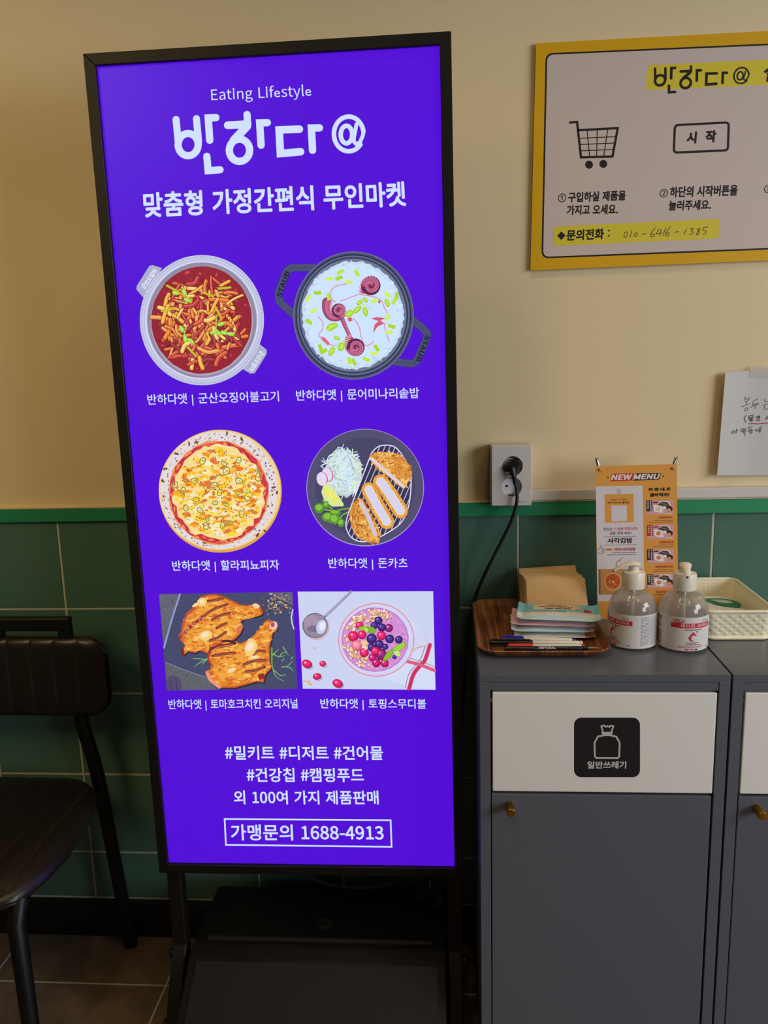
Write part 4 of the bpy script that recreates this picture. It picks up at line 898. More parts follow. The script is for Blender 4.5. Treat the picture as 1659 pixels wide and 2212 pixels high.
cord = thing('power_cord', 'black power cord hanging from the wall socket down behind the lightbox sign', 'cable', (.985, -.05, 1.12))
bm = BM(); q = [(1020+x/10.37, 940+y/10.37) for x, y in ((715, 800), (722, 700), (930, 556), (1060, 575), (1085, 610), (1010, 800), (990, 870), (900, 850), (870, 825), (745, 830))]
prism(bm, [on_y(p, -.047) for p in q], (0, .024, 0), .0015); plug = obj('plug', bm, M_blkp, cord)
bm = BM(); tube(bm, [on_y((1106, 1012), -.050), on_y((1108, 1022), -.053), on_y((1111, 1034), -.053), on_y((1112.5, 1046), -.052)], [.0072, .006, .0046, .0036], 14); obj('strain_relief', bm, M_blkp, plug, smooth=True)
pts = [on_y(p, y) for p, y in (((1112, 1040), -.052), ((1116.5, 1062), -.052), ((1116, 1085), -.052), ((1107, 1118), -.05), ((1093, 1150), -.048), ((1070, 1195), -.047), ((1052, 1230), -.046), ((1035, 1268), -.036), ((1022, 1306), -.030), ((1013, 1340), -.045), ((1008, 1385), -.06), ((1006, 1440), -.08))]
pts += [Vector((.876, -.10, .62)), Vector((.868, -.12, .50)), Vector((.855, -.14, .38)), Vector((.835, -.15, .33)), Vector((.82, -.155, .30))]
bm = BM(); tube(bm, smooth_path(pts, 6), .0034, 10); obj('cable', bm, M_blkp, cord, smooth=True)
bm = BM(); rnd = random.Random(4); cpt = on_y((928, 1925), -.15); lp = []
for k in range(36):
    a = k*0.62; lp.append(Vector((cpt.x+.03*math.cos(a)*(0.55+.45*math.sin(k*.3))+.004*math.sin(k*1.7), -.15+.018*math.sin(a*1.3), cpt.z+.036*math.sin(a)+.01*math.cos(k*.9))))
lp[0] = Vector((.82, -.155, .30)); tube(bm, smooth_path(lp, 4), .0028, 8); obj('coiled_slack', bm, M_blkp, cord, smooth=True)
bm = BM(); tube(bm, smooth_path([on_y((640, 1850), -.215)]+[on_y(p, -.22) for p in ((664, 1885), (690, 1904), (740, 1915), (800, 1917), (850, 1906), (872, 1886))]+[on_y((890, 1850), -.215)], 6), .0028, 8); obj('hanging_loop', bm, M_blkp, cord, smooth=True)

# ================================================================== WALL POSTER BOARD
yb = -.005
bd = thing('instruction_board', 'yellow bordered instruction board with a shopping cart drawing, on the cream wall', 'sign', (1.3, 0, 1.51))
q = [on_y(p, yb) for p in ((1158, 93.5), (1872, 55.5), (1872, 553.5), (1146, 584))]
bm = BM(); prism(bm, q, (0, .0049, 0)); obj('board', bm, mat('foam_board_edge', (222, 196, 120), 0.6), bd)
A = Art(lambda p: on_y(p, yb), Vector((0, -1, 0)), up_on(lambda p: on_y(p, yb), (0.0008, 0, .02)), 5e-6)
K = (38, 32, 30); YL = (226, 206, 60)
A.poly([(1158, 93.5), (1872, 55.5), (1872, 553.5), (1146, 584)], (226, 172, 12))
def rq(q, r, n=5):
    """rounded quadrilateral"""
    o = []; P = [Vector(p) for p in q]
    for i in range(4):
        a, b, c = P[i-1], P[i], P[(i+1) % 4]; u = (a-b).normalized(); v = (c-b).normalized()
        for k in range(n+1):
            t = k/n; p0 = b+u*r; p2 = b+v*r; o.append(tuple(p0*(1-t)**2+b*2*t*(1-t)+p2*t*t))
    return o
A.poly(rq([(1178.5, 115), (1848, 86), (1848, 532), (1169.5, 558.5)], 17), K); A.poly(rq([(1182.3, 118.6), (1844, 90), (1844, 528), (1173.3, 554.8)], 14), (212, 194, 186))
A.frame(1100, 40, 2.968)
A.poly(rq([(882, 300), (2100, 240), (2100, 405), (878, 460)], 26), YL)
# word mark: affine map from its drawing to the board
T = Matrix(((75, 325, 1), (1570, 440, 1), (360, 745, 1))).inverted()
ax = T @ Vector((935, 1537, 1036)); ay = T @ Vector((322, 366, 478))
draw_logo(A, lambda p: (ax.dot(Vector((p[0], p[1], 1))), ay.dot(Vector((p[0], p[1], 1)))), K, .305)
A.text('실', (1632, 345), (1745, 338), 128, K, 0.04)
A.stroke([(390, 667), (435, 663), (460, 890), (662, 885), (696, 703), (444, 716)], 15, K)
for a, b in (((500, 718), (516, 888)), ((565, 714), (560, 886)), ((632, 710), (606, 884)), ((452, 768), (684, 757)), ((458, 808), (676, 798)), ((456, 848), (668, 840))): A.stroke([a, b], 6, K)
A.ell(512, 937, 25, 26, K); A.ell(603, 932, 25, 26, K)
A.stroke(rq([(1062, 684), (1408, 666), (1402, 845), (1055, 860)], 24), 15, K, closed=True)
A.text('시', (1138, 765), (1202, 762), 78, K, 0.05); A.text('작', (1258, 757), (1328, 754), 80, K, 0.05)
for t, l, r, h, b in (('①', (313, 1151), (365, 1149), 56, 0.012), ('구입하실 제품을', (378, 1147), (748, 1133), 66, .036), ('가지고 오세요.', (370, 1229), (698, 1222), 66, .036),
                      ('②', (965, 1121), (1018, 1119), 56, 0.012), ('하단의 시작버튼을', (1030, 1114), (1465, 1100), 72, .036), ('눌러주세요.', (1023, 1200), (1295, 1193), 66, .036), ('③', (1634, 1093), (1688, 1091), 56, .012)):
    A.text(t, l, r, h, K, b)
A.poly(rq([(286, 1334), (1348, 1284), (1341, 1410), (284, 1459)], 18), YL)
A.poly([(307, 1393), (334, 1364), (361, 1391), (334, 1421)], K); A.text('문의전화', (367, 1391), (608, 1380), 72, K, 0.038); A.ell(638, 1360, 6, 6, K); A.ell(638, 1393, 6, 6, K)
for st in ([(757, 1368), (742, 1372), (735, 1395), (745, 1403), (757, 1388), (758, 1370)], [(787, 1355), (774, 1405)], [(818, 1374), (806, 1378), (800, 1394), (812, 1398), (822, 1384), (818, 1374)], [(850, 1383), (876, 1378)],
           [(935, 1342), (910, 1378), (906, 1397), (922, 1400), (932, 1384), (912, 1386)], [(962, 1350), (942, 1380), (978, 1374)], [(975, 1352), (964, 1394)], [(1002, 1345), (985, 1392)], [(1032, 1334), (1006, 1372), (1004, 1390), (1018, 1391), (1026, 1374), (1008, 1378)],
           [(1060, 1371), (1085, 1366)], [(1137, 1350), (1120, 1383)], [(1158, 1350), (1180, 1345), (1166, 1361), (1178, 1368), (1170, 1383), (1155, 1383)], [(1222, 1345), (1206, 1350), (1218, 1366), (1212, 1386), (1199, 1382), (1224, 1350)], [(1275, 1337), (1248, 1341), (1242, 1357), (1262, 1362), (1256, 1380), (1238, 1382)]):
    A.stroke(st, 4.5, (70, 62, 40), sm=4)
A.build('printed_face', M_print, bd)

# ================================================================== HANDWRITTEN NOTE
M_note = mat('white_copy_paper', (206, 201, 198), 0.7)
note = thing('handwritten_note', 'white sheet with a handwritten note taped to the wall above the cream basket', 'note', (1.5, 0, 1.09))
def note_y(x): 
    d = max(0.0, 1.475-x); return -.0022-.011*min(1.0, (d/.075))**1.7
def npt(p):
    P = on_y(p, -.004)
    for _ in range(3): P = on_y(p, note_y(P.x))
    return P
bm = BM(); nx, nz = 24, 8; V = []
for i in range(nx+1):
    col = []
    for j in range(nz+1):
        u, v = i/nx, j/nz
        if i <= 14: p = npt((1567+(1549-1567)*v+(i/14)*(112), 804.5+(1027-804.5)*v-(i/14)*(9.5-9.5*v)))
        else:
            p0 = npt((1567+(1549-1567)*v+112, 804.5+(1027-804.5)*v-9.5+9.5*v)); p = Vector((p0.x+(i-14)/10*.19, note_y(2), p0.z))
        col.append(bm.verts.new(p))
    V.append(col)
for i in range(nx):
    for j in range(nz): bm.faces.new((V[i][j], V[i][j+1], V[i+1][j+1], V[i+1][j]))
obj('sheet', bm, M_note, note, smooth=True)
A = Art(npt, Vector((0, -1, 0)), up_on(npt), 5e-6, 2e-4).frame(1480, 760, 6.911); Kp = (112, 102, 100)
def hand(ps, w=11, c=Kp):
    for st in ps: A.stroke(st, w, c, sm=3)
hand([[(898, 668), (890, 722)], [(966, 678), (932, 735), (893, 738)], [(903, 706), (948, 700)], [(915, 742), (912, 792)], [(840, 822), (966, 770)], [(925, 834), (896, 846), (890, 876), (912, 884), (934, 862), (928, 836)],
      [(1015, 737), (1085, 702)], [(1012, 760), (1014, 792), (1082, 765)], [(975, 826), (1096, 776)], [(1052, 790), (1042, 850)], [(1190, 705), (1195, 750), (1260, 730)], [(1160, 800), (1260, 766)], [(1188, 812), (1182, 856), (1255, 848)]])
hand([[(915, 950), (880, 992), (906, 1055)], [(955, 960), (1010, 945), (1000, 975), (952, 986), (955, 960)], [(942, 1002), (1022, 986)], [(985, 995), (985, 1015)], [(960, 1018), (1008, 1008), (968, 1034), (1016, 1030)], [(1050, 976), (1098, 962), (1068, 1010)], [(1086, 986), (1110, 982)], [(1110, 955), (1108, 1005)], [(1075, 1010), (1080, 1030), (1116, 1025)], [(1200, 1006), (1260, 978)], [(1225, 960), (1215, 990)]], 13, (84, 76, 74))
hand([[(945, 1076), (1010, 1070), (1085, 1076), (1150, 1068), (1265, 1061)]], 13, (182, 52, 74))
hand([[(735, 1180), (702, 1188), (696, 1212), (720, 1214), (740, 1192), (735, 1180)], [(767, 1150), (760, 1215)], [(763, 1182), (792, 1176)], [(830, 1152), (866, 1150), (850, 1176), (830, 1182), (862, 1192)], [(882, 1140), (870, 1212)], [(906, 1140), (884, 1250)], [(880, 1182), (902, 1176)],
      [(942, 1130), (1002, 1110)], [(945, 1150), (988, 1140)], [(944, 1168), (1002, 1160)], [(935, 1187), (1006, 1172)], [(1000, 1190), (972, 1198), (970, 1214), (994, 1212), (1000, 1192)], [(1046, 1182), (1060, 1160), (1075, 1182), (1092, 1164)], [(1106, 1130), (1110, 1192)], [(1137, 1115), (1115, 1206)]], 11, (100, 92, 88))
A.build('handwriting', M_print, note)
m = bpy.data.materials.new('clear_tape'); m.use_nodes = True; b = m.node_tree.nodes['Principled BSDF']; b.inputs['Base Color'].default_value = (.8, .76, .64, 1); b.inputs['Alpha'].default_value = .3; b.inputs['Roughness'].default_value = .3; M_tape = m
bm = BM(); q = [npt((1480+x/6.911, 760+y/6.911)) + Vector((0, -.0012, 0)) for x, y in ((962, 214), (1237, 204), (1237, 380), (966, 386))]
q[1].x += .03; q[2].x += .03; prism(bm, q, (0, .0004, 0)); obj('tape', bm, M_tape, note)

# ================================================================== MENU STAND (mini banner)
b0 = on_y((1290.8, 1342.8), -.118); tp = Vector((b0.x, -.092, 1.12)); pn = Vector((0, -(tp.z-b0.z), (tp.y-b0.y))).normalized()
smap = lambda p: on_plane(p, b0, pn)
men = thing('menu_stand', 'orange new menu banner on a small stand behind the two pump bottles', 'menu stand', (1.225, -.11, CZ))
cor = [smap(p) for p in ((1286.5, 1007), (1462, 1002.5), (1465.5, 1335), (1290.8, 1342.8))]
bm = BM(); prism(bm, cor, -pn*.0008); obj('banner', bm, mat('banner_back', (220, 210, 200), .6), men)
A = Art(smap, pn, up_on(smap), 4e-6, 4e-6)
OR = (228, 160, 70); BR_ = (70, 40, 26); RD = (196, 44, 44); LV = (222, 212, 218)
A.poly([tuple(px_of(p)) for p in cor], OR)
A.poly([(1287.2, 1050.6), (1388.2, 1048.9), (1392, 1297), (1291, 1299)], LV)
A.frame(1275, 1000, 8.295); rnd = random.Random(77)
A.poly(rq([(385, 195), (788, 186), (750, 316), (352, 330)], 22), (206, 40, 34)); A.poly(rq([(800, 186), (1272, 180), (1236, 302), (758, 318)], 22), (66, 38, 34))
A.text('NEW', (372, 258), (752, 250), 98, (236, 226, 222), 0.05, skew=.18); A.text('MENU', (772, 252), (1250, 241), 98, (236, 226, 222), 0.05, skew=.18)
for cx, cy in ((315, 258), (1312, 239)):
    A.poly([(cx+(24 if k % 2 == 0 else 10)*math.sin(k*PI/5), cy-(24 if k % 2 == 0 else 10)*math.cos(k*PI/5)) for k in range(10)], BR_)
A.poly([(255, 564), (778, 553), (779, 1063), (262, 1072)], OR); A.poly([(470, 458), (540, 455), (551, 552), (482, 556)], (196, 180, 186))
A.text('맛있는 사각김밥', (365, 661), (660, 656), 38, BR_, .015); A.text('전국 어디서나 즐겨요!', (308, 714), (710, 706), 40, (40, 24, 18), .04)
A.poly(rq([(380, 764), (655, 757), (659, 1042), (386, 1048)], 10), LV)
T1 = (52, 44, 46)
A.text('맛있는', (236, 1187), (404, 1184), 56, T1, .02); A.text('스팸', (424, 1184), (538, 1181), 56, (214, 70, 60), .02); A.text('과', (540, 1181), (596, 1180), 56, T1, .02); A.text('떡갈비', (614, 1179), (784, 1176), 56, (214, 70, 60), .02); A.text('가', (786, 1176), (848, 1175), 56, T1, .02)
A.text('김밥 안에 쏙쏙!', (345, 1262), (738, 1255), 56, T1, .02); A.stroke([(242, 1325), (833, 1312)], 6, T1, cap=False)
def photo(x0, y0, x1, y1, c, k):
    w_, h_ = x1-x0, y1-y0
    q = lambda u, v: (x0+u*w_, y0+v*h_-u*10)
    A.poly([q(0, 0), q(1, 0), q(1, 1), q(0, 1)], (226, 164, 172))
    A.poly([q(0, 0), q(.225, 0), q(.225, .77), q(0, .77)], c)
    for i in range(2):
        for j in range(5 if i else 4): A.ell(*q(.065+.1*i, .1+.145*j), 17, 13, (214, 196, 176), 7, rot=rnd.random()*90, jit=.3, rnd=rnd)
    A.poly([q(.25, .12), q(.42, .1), q(.42, .19), q(.25, .2)], tuple(int(v*.9) for v in c))
    A.poly(rq([q(.5, .05), q(.82, .06), q(.9, .4), q(.56, .5)], 14), (240, 236, 236)); A.poly([q(.42, .3), q(.58, .1), q(.78, .14), q(.88, .45), q(.7, .62), q(.5, .45)], (84, 66, 62)); A.stroke([q(.55, .22), q(.74, .32)], 22, (132, 112, 102))
    A.poly(rq([q(.26, .30), q(.60, .40), q(.66, .90), q(.32, .82)], 24), (216, 206, 210)); A.poly(rq([q(.25, .30), q(.56, .40), q(.60, .90), q(.30, .80)], 22), (244, 240, 242))
    A.ell(*q(.43, .6), w_*.085, h_*.15, (232, 110, 52) if k else (238, 196, 130), 18, jit=.06, rnd=rnd); A.ell(*q(.42, .57), w_*.05, h_*.08, (246, 140, 74) if k else (246, 216, 160), 12)
    A.ell(*q(.66, .52), w_*.08, h_*.1, (240, 234, 232), 14)
    A.ell(*q(.86, .62), w_*.11, h_*.2, (52, 36, 34), 18); A.ell(*q(.83, .74), w_*.075, h_*.17, (226, 164, 128), 18); A.poly([q(.7, 1), q(.74, .9), q(.93, .9), q(.98, 1)], (232, 200, 190) if k < 2 else (240, 150, 160)); A.stroke([q(.8, .8), q(.86, .79)], 6, (180, 70, 66))
photo(1005, 674, 1490, 928, (44, 46, 76), 0); photo(1015, 1112, 1494, 1368, (176, 32, 44), 1)
A.text('취.향.대.로', (1042, 476), (1442, 466), 62, (40, 24, 18), .05); A.text('골라먹자!', (1070, 573), (1418, 568), 70, (40, 24, 18), .05)
A.text('스팸참치마요', (1214, 979), (1480, 973), 44, RD, .02); A.dashes((1140, 1032), (1485, 1026), 8, (96, 62, 38), rnd); A.dashes((1050, 1063), (1490, 1058), 8, (96, 62, 38), rnd)
A.frame(1275, 1130, 8.295)
A.text('사각김밥', (310, 315), (756, 308), 98, (44, 38, 40), .035); A.stroke([(255, 395), (838, 385)], 6, T1, cap=False)
A.stroke([(125, 490), (172, 448), (186, 405), (206, 408), (200, 452), (238, 448), (246, 470), (244, 512), (222, 540), (170, 546), (124, 530)], 5, T1, sm=4)
for t in (470, 492, 514): A.stroke([(206, t), (238, t-2)], 4, T1)
A.poly([(277, 453), (400, 449), (401, 493), (279, 496)], OR); A.text('NEW', (310, 473), (370, 471), 24, BR_, .03)
A.text('라면+사각김밥', (435, 471), (810, 465), 58, (170, 34, 48), .03)
A.dashes((402, 532), (826, 526), 10, (110, 102, 104), rnd); A.dashes((312, 570), (824, 564), 10, (110, 102, 104), rnd)
A.stroke([(604, 632), (575, 622), (540, 652), (525, 690)], 6, (150, 34, 56), sm=4); A.stroke([(545, 660), (500, 670), (470, 720), (462, 760)], 7, (150, 34, 56), sm=4); A.poly([(452, 742), (482, 748), (462, 772)], (150, 34, 56))
A.poly([(150, 824), (938, 814), (944, 1284), (156, 1280)], (200, 140, 80)); A.poly([(150, 824), (182, 824), (186, 1280), (156, 1280)], (150, 96, 52)); A.stroke([(190, 950), (930, 940)], 5, (184, 124, 70)); A.stroke([(190, 1150), (930, 1140)], 5, (184, 124, 70))
A.ell(408, 1048, 158, 168, (216, 160, 110), 32); A.ell(405, 1042, 128, 132, (196, 84, 34), 32, jit=.02, rnd=rnd)
for k in range(46):
    a = rnd.random()*2*PI; r = rnd.random()*115; A.ell(405+r*math.cos(a), 1042+r*math.sin(a), 18, 9, rnd.choice([(220, 120, 50), (176, 60, 30), (230, 150, 70)]), 8, rot=rnd.random()*180)
A.poly([(355, 1005), (400, 1020), (440, 1060), (420, 1080), (385, 1060)], (120, 130, 60)); A.ell(412, 1052, 26, 20, (214, 200, 130), 12, jit=.2, rnd=rnd)
A.text('스팸참치김치', (1224, 342), (1492, 337), 44, RD, .02); A.dashes((1215, 392), (1490, 388), 8, (96, 62, 38), rnd); A.dashes((1120, 426), (1492, 421), 8, (96, 62, 38), rnd)
photo(1020, 470, 1497, 720, (70, 34, 58), 2); A.text('떡갈비참치마요', (1170, 783), (1493, 776), 44, RD, .02); A.dashes((1150, 833), (1492, 828), 8, (96, 62, 38), rnd); A.dashes((1128, 864), (1494, 859), 8, (96, 62, 38), rnd)
photo(1024, 914, 1500, 1166, (46, 62, 68), 3); A.text('떡갈비참치김치', (1180, 1232), (1497, 1226), 44, RD, .02); A.dashes((1150, 1282), (1494, 1278), 8, (96, 62, 38), rnd)
A.build('banner_print', M_print, men)
for p, q in (((1299, 1030), (1289.5, 992)), ((1449, 1024), (1461.5, 990))):
    bm = BM(); a, b = smap(p), smap(q); tube(bm, [a+Vector((0, .004, 0)), b+Vector((0, .004, 0))], .0032, 14); lathe(bm, [(.0034, -.002), (.0036, 0), (.002, .002)], b+Vector((0, .004, .001)), 14); obj('pole', bm, M_steel, men, smooth=True)
xm = Vector((1.222, -.09, .95))
for a, b in ((cor[0], cor[2]), (cor[1], cor[3])):
    bm = BM(); tube(bm, [a+(b-a)*.02+Vector((0, .006, 0)), b+(a-b)*.02+Vector((0, .006, 0))], .0025, 10); obj('cross_rod', bm, M_steel, men)
bm = BM(); tube(bm, [xm+Vector((0, .002, 0)), Vector((1.222, -.05, CZ+.003))], .003, 10); obj('rear_leg', bm, M_steel, men)
for c, dx in ((cor[3], .008), (cor[2], -.008)):
    bm = BM(); tube(bm, [c+Vector((dx, .006, .01)), Vector((c.x+dx, c.y+.004, CZ+.0026))], .0025, 10); obj('front_foot', bm, M_steel, men)
for p in ((1296, 1014.5), (1453.5, 1011.5), (1299, 1334), (1456, 1327)):
    bm = BM(); t = bmesh.new(); bmesh.ops.create_uvsphere(t, u_segments=16, v_segments=10, radius=.0031); t.transform(Matrix.Translation(smap(p)+pn*.001)); merge(bm, t); obj('rivet', bm, M_steel, men, smooth=True)
# ================================================================== WOODEN TRAY AND WHAT IS IN IT
def wood_mat():
    m = bpy.data.materials.new('dark_walnut_laminate'); m.use_nodes = True
    nt = m.node_tree; b = nt.nodes['Principled BSDF']; N = nt.nodes.new; Lk = nt.links.new
    tc = N('ShaderNodeTexCoord'); mp = N('ShaderNodeMapping'); mp.inputs['Scale'].default_value = (120, 5, 20); mp.inputs['Rotation'].default_value = (0, 0, .1)
    Lk(tc.outputs['Object'], mp.inputs['Vector'])
    n = N('ShaderNodeTexNoise'); n.inputs['Scale'].default_value = 1.0; n.inputs['Detail'].default_value = 7; n.inputs['Roughness'].default_value = .62; n.inputs['Distortion'].default_value = .6
    Lk(mp.outputs[0], n.inputs['Vector'])
    cr = N('ShaderNodeValToRGB'); e = cr.color_ramp.elements
    e[0].position = .34; e[0].color = (*lin((78, 42, 22)), 1); e[1].position = .66; e[1].color = (*lin((168, 108, 62)), 1)
    e2 = e.new(.5); e2.color = (*lin((122, 68, 32)), 1)
    Lk(n.outputs['Fac'], cr.inputs[0]); Lk(cr.outputs[0], b.inputs['Base Color']); b.inputs['Roughness'].default_value = .42
    return m
Tx0, Tx1, Ty0, Ty1 = .9005, 1.135, -.340, -.027
tray = BM(); rings = []
for ins, z, r in ((.020, 0, .024), (.009, .005, .032), (.0, .0150, .036), (.0016, .0162, .0345), (.0042, .0157, .032), (.0105, .009, .027), (.021, .0042, .022)):
    rings.append([tray.verts.new((x, y, CZ+z)) for x, y in rrect(Tx0+ins, Tx1-ins, Ty0+ins, Ty1-ins, r, 8)])
for a, b in zip(rings, rings[1:]):
    for i in range(len(a)): tray.faces.new((a[i], a[(i+1) % len(a)], b[(i+1) % len(b)], b[i]))
tray.faces.new(rings[0][::-1]); tray.faces.new(rings[-1])
tag(obj('serving_tray', tray, wood_mat(), None, ((Tx0+Tx1)/2, (Ty0+Ty1)/2, CZ), smooth=True), 'walnut wood tray with rounded corners at the left end of the grey cabinet top', 'tray')
TZ = CZ+.0043

# brown paper bags leaning in the back of the tray
M_kraft = mat('kraft_paper', (222, 182, 126), .75, noise=(90, .05), bump=(120, .2, .0006)); M_kraft2 = mat('kraft_paper_fold', (188, 146, 92), .78, noise=(90, .06))
rnd = random.Random(6); NB = 12
for i in range(NB):
    f = i/(NB-1)
    cx = 1.0585+.0095*f+(rnd.random()-.5)*.0025; yb_, zb_ = -.060-.062*f+(.005 if i < 3 else 0), TZ+.0012
    ln = Vector((0, .045, .0645)).normalized(); wd = .0605; hh = .0815+(rnd.random()-.5)*.002
    rot = .055-.012*i if i < 3 else .004+(rnd.random()-.5)*.012
    ang = Vector((math.cos(rot), 0, math.sin(rot))); u = ang; v = ln
    n = Vector((1, 0, 0)).cross(ln).normalized()
    p0 = Vector((cx, yb_, zb_+(.006 if i < 3 else 0)))
    P = lambda a, b_: p0+u*a+v*b_
    if i == NB-1: lab = 'front brown paper bag leaning in the tray, its whole plain face showing'
    elif i == 0: lab = 'rearmost brown paper bag of the bundle in the tray, tilted against the wall'
    else: lab = 'brown paper bag packed inside the bundle between the front and rearmost bags'
    lab = lab if i not in (1, 2) else ('tilted brown paper bag next in front of the rearmost one in the tray' if i == 1 else 'last of the tilted brown paper bags, third from the wall')
    bm = BM(); prism(bm, [P(-wd, 0), P(wd, 0), P(wd-.002, hh), P(-wd+.001, hh)], -n*.0028 if n.y > 0 else n*.0028, .0006, 1)
    bag = obj('paper_bag', bm, M_kraft, None, (cx, yb_, zb_))
    tag(bag, lab, 'paper bag', 'brown paper bags in the tray')

# packs of wet wipes
M_pack = vmat('wipe_pack_film', .3, .5)
def wipe_pack(c, rz, sx, sy, sz, colf, label, tilt=0.0, detail=False):
    root = thing('wet_wipe_pack', label, 'wet wipes', c, (tilt, 0, rz), 'wet wipe packs stacked in the tray')
    M = WM[root.name]; bm = BM(); ly = bm.loops.layers.float_color.new('print'); NX, NY = 40, 16
    def hgt(u, v):
        e = max(0.0, 1-(abs(u)/.86)**3) if abs(u) < .86 else 0
        return sz*(.5*(max(0, e))**.55*(max(0, 1-abs(v)**2.6))**.6+.012)*(1+.10*math.sin(9*u+2*v)*math.cos(7*v+u))
    def ed(u, v): return sx*.5*u+(.0016 if int((v+1)*9) % 2 else 0)*(1 if abs(u) > .99 else 0)*math.copysign(1, u)
    def curl(u): return .010*max(0, abs(u)-.84)/.16 * sz/.012*.35
    G = {}
    for side in (1, -1):
        for i in range(NX+1):
            for j in range(NY+1):
                u, v = -1+2*i/NX, -1+2*j/NY
                wv = sy*.5*v*(1-.05*(abs(u) < .9)*abs(math.sin(u*5))*.4)
                G[side, i, j] = bm.verts.new(M @ Vector((ed(u, v), wv, side*hgt(u, v)+sz*.5+curl(u))))
        for i in range(NX):
            for j in range(NY):
                f = bm.faces.new((G[side, i, j], G[side, i+1, j], G[side, i+1, j+1], G[side, i, j+1]))
                col = lin(colf(-1+2*(i+.5)/NX, -1+2*(j+.5)/NY, side))
                for lp in f.loops: lp[ly] = (*col, 1)
    for i in range(NX):
        for j in (0, NY): bm.faces.new((G[1, i, j], G[1, i+1, j], G[-1, i+1, j], G[-1, i, j]))
    for j in range(NY):
        for i in (0, NX): bm.faces.new((G[1, i, j], G[1, i, j+1], G[-1, i, j+1], G[-1, i, j]))
    bmesh.ops.recalc_face_normals(bm, faces=bm.faces[:])
    obj('film_wrapper', bm, M_pack, root, smooth=True)
    if detail:
        mp = lambda p: M @ Vector((sx*.5*p[0], sy*.5*p[1], hgt(p[0], p[1])+sz*.5+curl(p[0])))
        A = Art(mp, M.to_3x3() @ Vector((0, 0, 1)), lambda p: Vector((0, 1)), 4e-5, 2e-4); rr = random.Random(5)
        def grid(x0, x1, y0, y1, c, n=12):
            vs = [(x0+(x1-x0)*i/n, y0+(y1-y0)*j/4) for i in range(n+1) for j in range(5)]
            A.raw(vs, [(i*5+j, (i+1)*5+j, (i+1)*5+j+1, i*5+j+1) for i in range(n) for j in range(4)], c)
        grid(-.62, .42, -.08, .62, (236, 222, 176), 16); grid(.40, .56, .08, .42, (226, 206, 150), 3)
        A.stroke([(-.3+.1*k, .46) for k in range(5)], .11, (190, 50, 54), cap=False)
        for y, c, x0, x1 in ((.46, (198, 60, 60), -.3, .2), (.28, (206, 70, 66), -.5, .36), (.08, (70, 90, 110), -.34, .34)):
            A.dashes((x0, y), (x1, y), .11, c, rr, .3)
        A.dashes((-.75, -.30), (.2, -.30), .06, (120, 130, 140), rr); grid(.62, .8, -.2, .1, (180, 60, 60), 3)
        A.build('printed_label', M_print, root)
    return root
BLUE, BLU2, PINK, WHT2, GRY = (136, 208, 224), (186, 220, 226), (226, 172, 186), (232, 230, 224), (204, 212, 206)
pk = [((1.046, -.208, TZ+.0010), -.02, .146, .092, .0100, lambda u, v, s: (214, 214, 202) if v > -.4 else ((226, 224, 214) if u < .75 else (196, 120, 90)), 'lowest pale wipe pack in the tray, lying behind the blue capped pen'),
      ((1.043, -.206, TZ+.0112), -.05, .148, .094, .0115, lambda u, v, s: BLU2 if v < -.72 else (WHT2 if v < .1 else GRY), 'white wipe pack with a pale blue edge, just under the pink one'),
      ((1.046, -.204, TZ+.0226), -.10, .150, .094, .0105, lambda u, v, s: PINK if v < -.78 or u < -.8 else (232, 222, 220) if v < -.1 else PINK, 'pink edged wipe pack, second from the top of the stack'),
      ((1.057, -.206, TZ+.0330), -.13, .150, .096, .0120, lambda u, v, s: BLU2 if v < -.8 else (WHT2 if v < -.22 else BLUE), 'light blue wipe pack with a cream label, on top of the stack')]
for i, a in enumerate(pk): wipe_pack(a[0], a[1], a[2], a[3], a[4], a[5], a[6], detail=(i == 3))

# pens
M_wht = mat('white_pen_barrel', (228, 220, 206), .3); M_bluep = mat('blue_plastic', (40, 44, 150), .3); M_redp = mat('red_plastic', (214, 40, 34), .3); M_blk2 = mat('glossy_black', (18, 16, 18), .3)
M_tip = mat('brass_tip', (190, 160, 110), .3, metal=1.0)
def seg_axis(a, b):
    d = (b-a).normalized(); return d
def pen(a, b, r, label, body, cap, capf, tail=None, tailf=.06, clip=True, tip=None, flat=1.0, group=None):
    a, b = Vector(a), Vector(b); root = thing('pen', label, 'pen', (a+b)/2, group='pens lying in the tray')
    d = b-a; n = d.normalized(); L = d.length
    def part(name, t0, t1, rr, m, par=root, taper=1.0):
        bm = BM(); tube(bm, [a+d*t0, a+d*(t0+.012), a+d*(t1-.012), a+d*t1], [rr*.8, rr, rr*taper, rr*taper*.82], 18, flat=flat); return obj(name, bm, m, par, smooth=True)
    part('barrel', capf*.96, 1-(tailf if tail else 0), r*.86, body)
    c = part('cap', 0, capf, r, cap)
    if clip:
        bm = BM(); up = Vector((0, -.35, 1)).normalized(); s = n.cross(up)
        p = [a+d*.02+up*r*.9, a+d*.02+up*(r+.0028), a+d*(capf*.93)+up*(r+.0024), a+d*(capf*.93)+up*(r+.0008), a+d*.06+up*(r+.0008)]
        prism(bm, [x-s*.0016 for x in p], s*.0032, .0003, 1); obj('clip', bm, cap, c)
    if tail: part('end_plug', 1-tailf, 1, r*.9, tail)
    if tip:
        bm = BM(); tube(bm, [b-n*.002, b+n*.008, b+n*.016, b+n*.019], [r*.55, r*.45, r*.28, .0004], 12); obj('tip', bm, tip, root, smooth=True)
    return root
zp = TZ+.0064
def zz(p, z): return on_z(p, z)
pen(zz((1083, 1380), zp+.004), zz((1243, 1383.5), zp+.001), .0048, 'white pen with a blue cap, farthest back of the pens in the tray', M_wht, M_bluep, .31, M_bluep, .045)
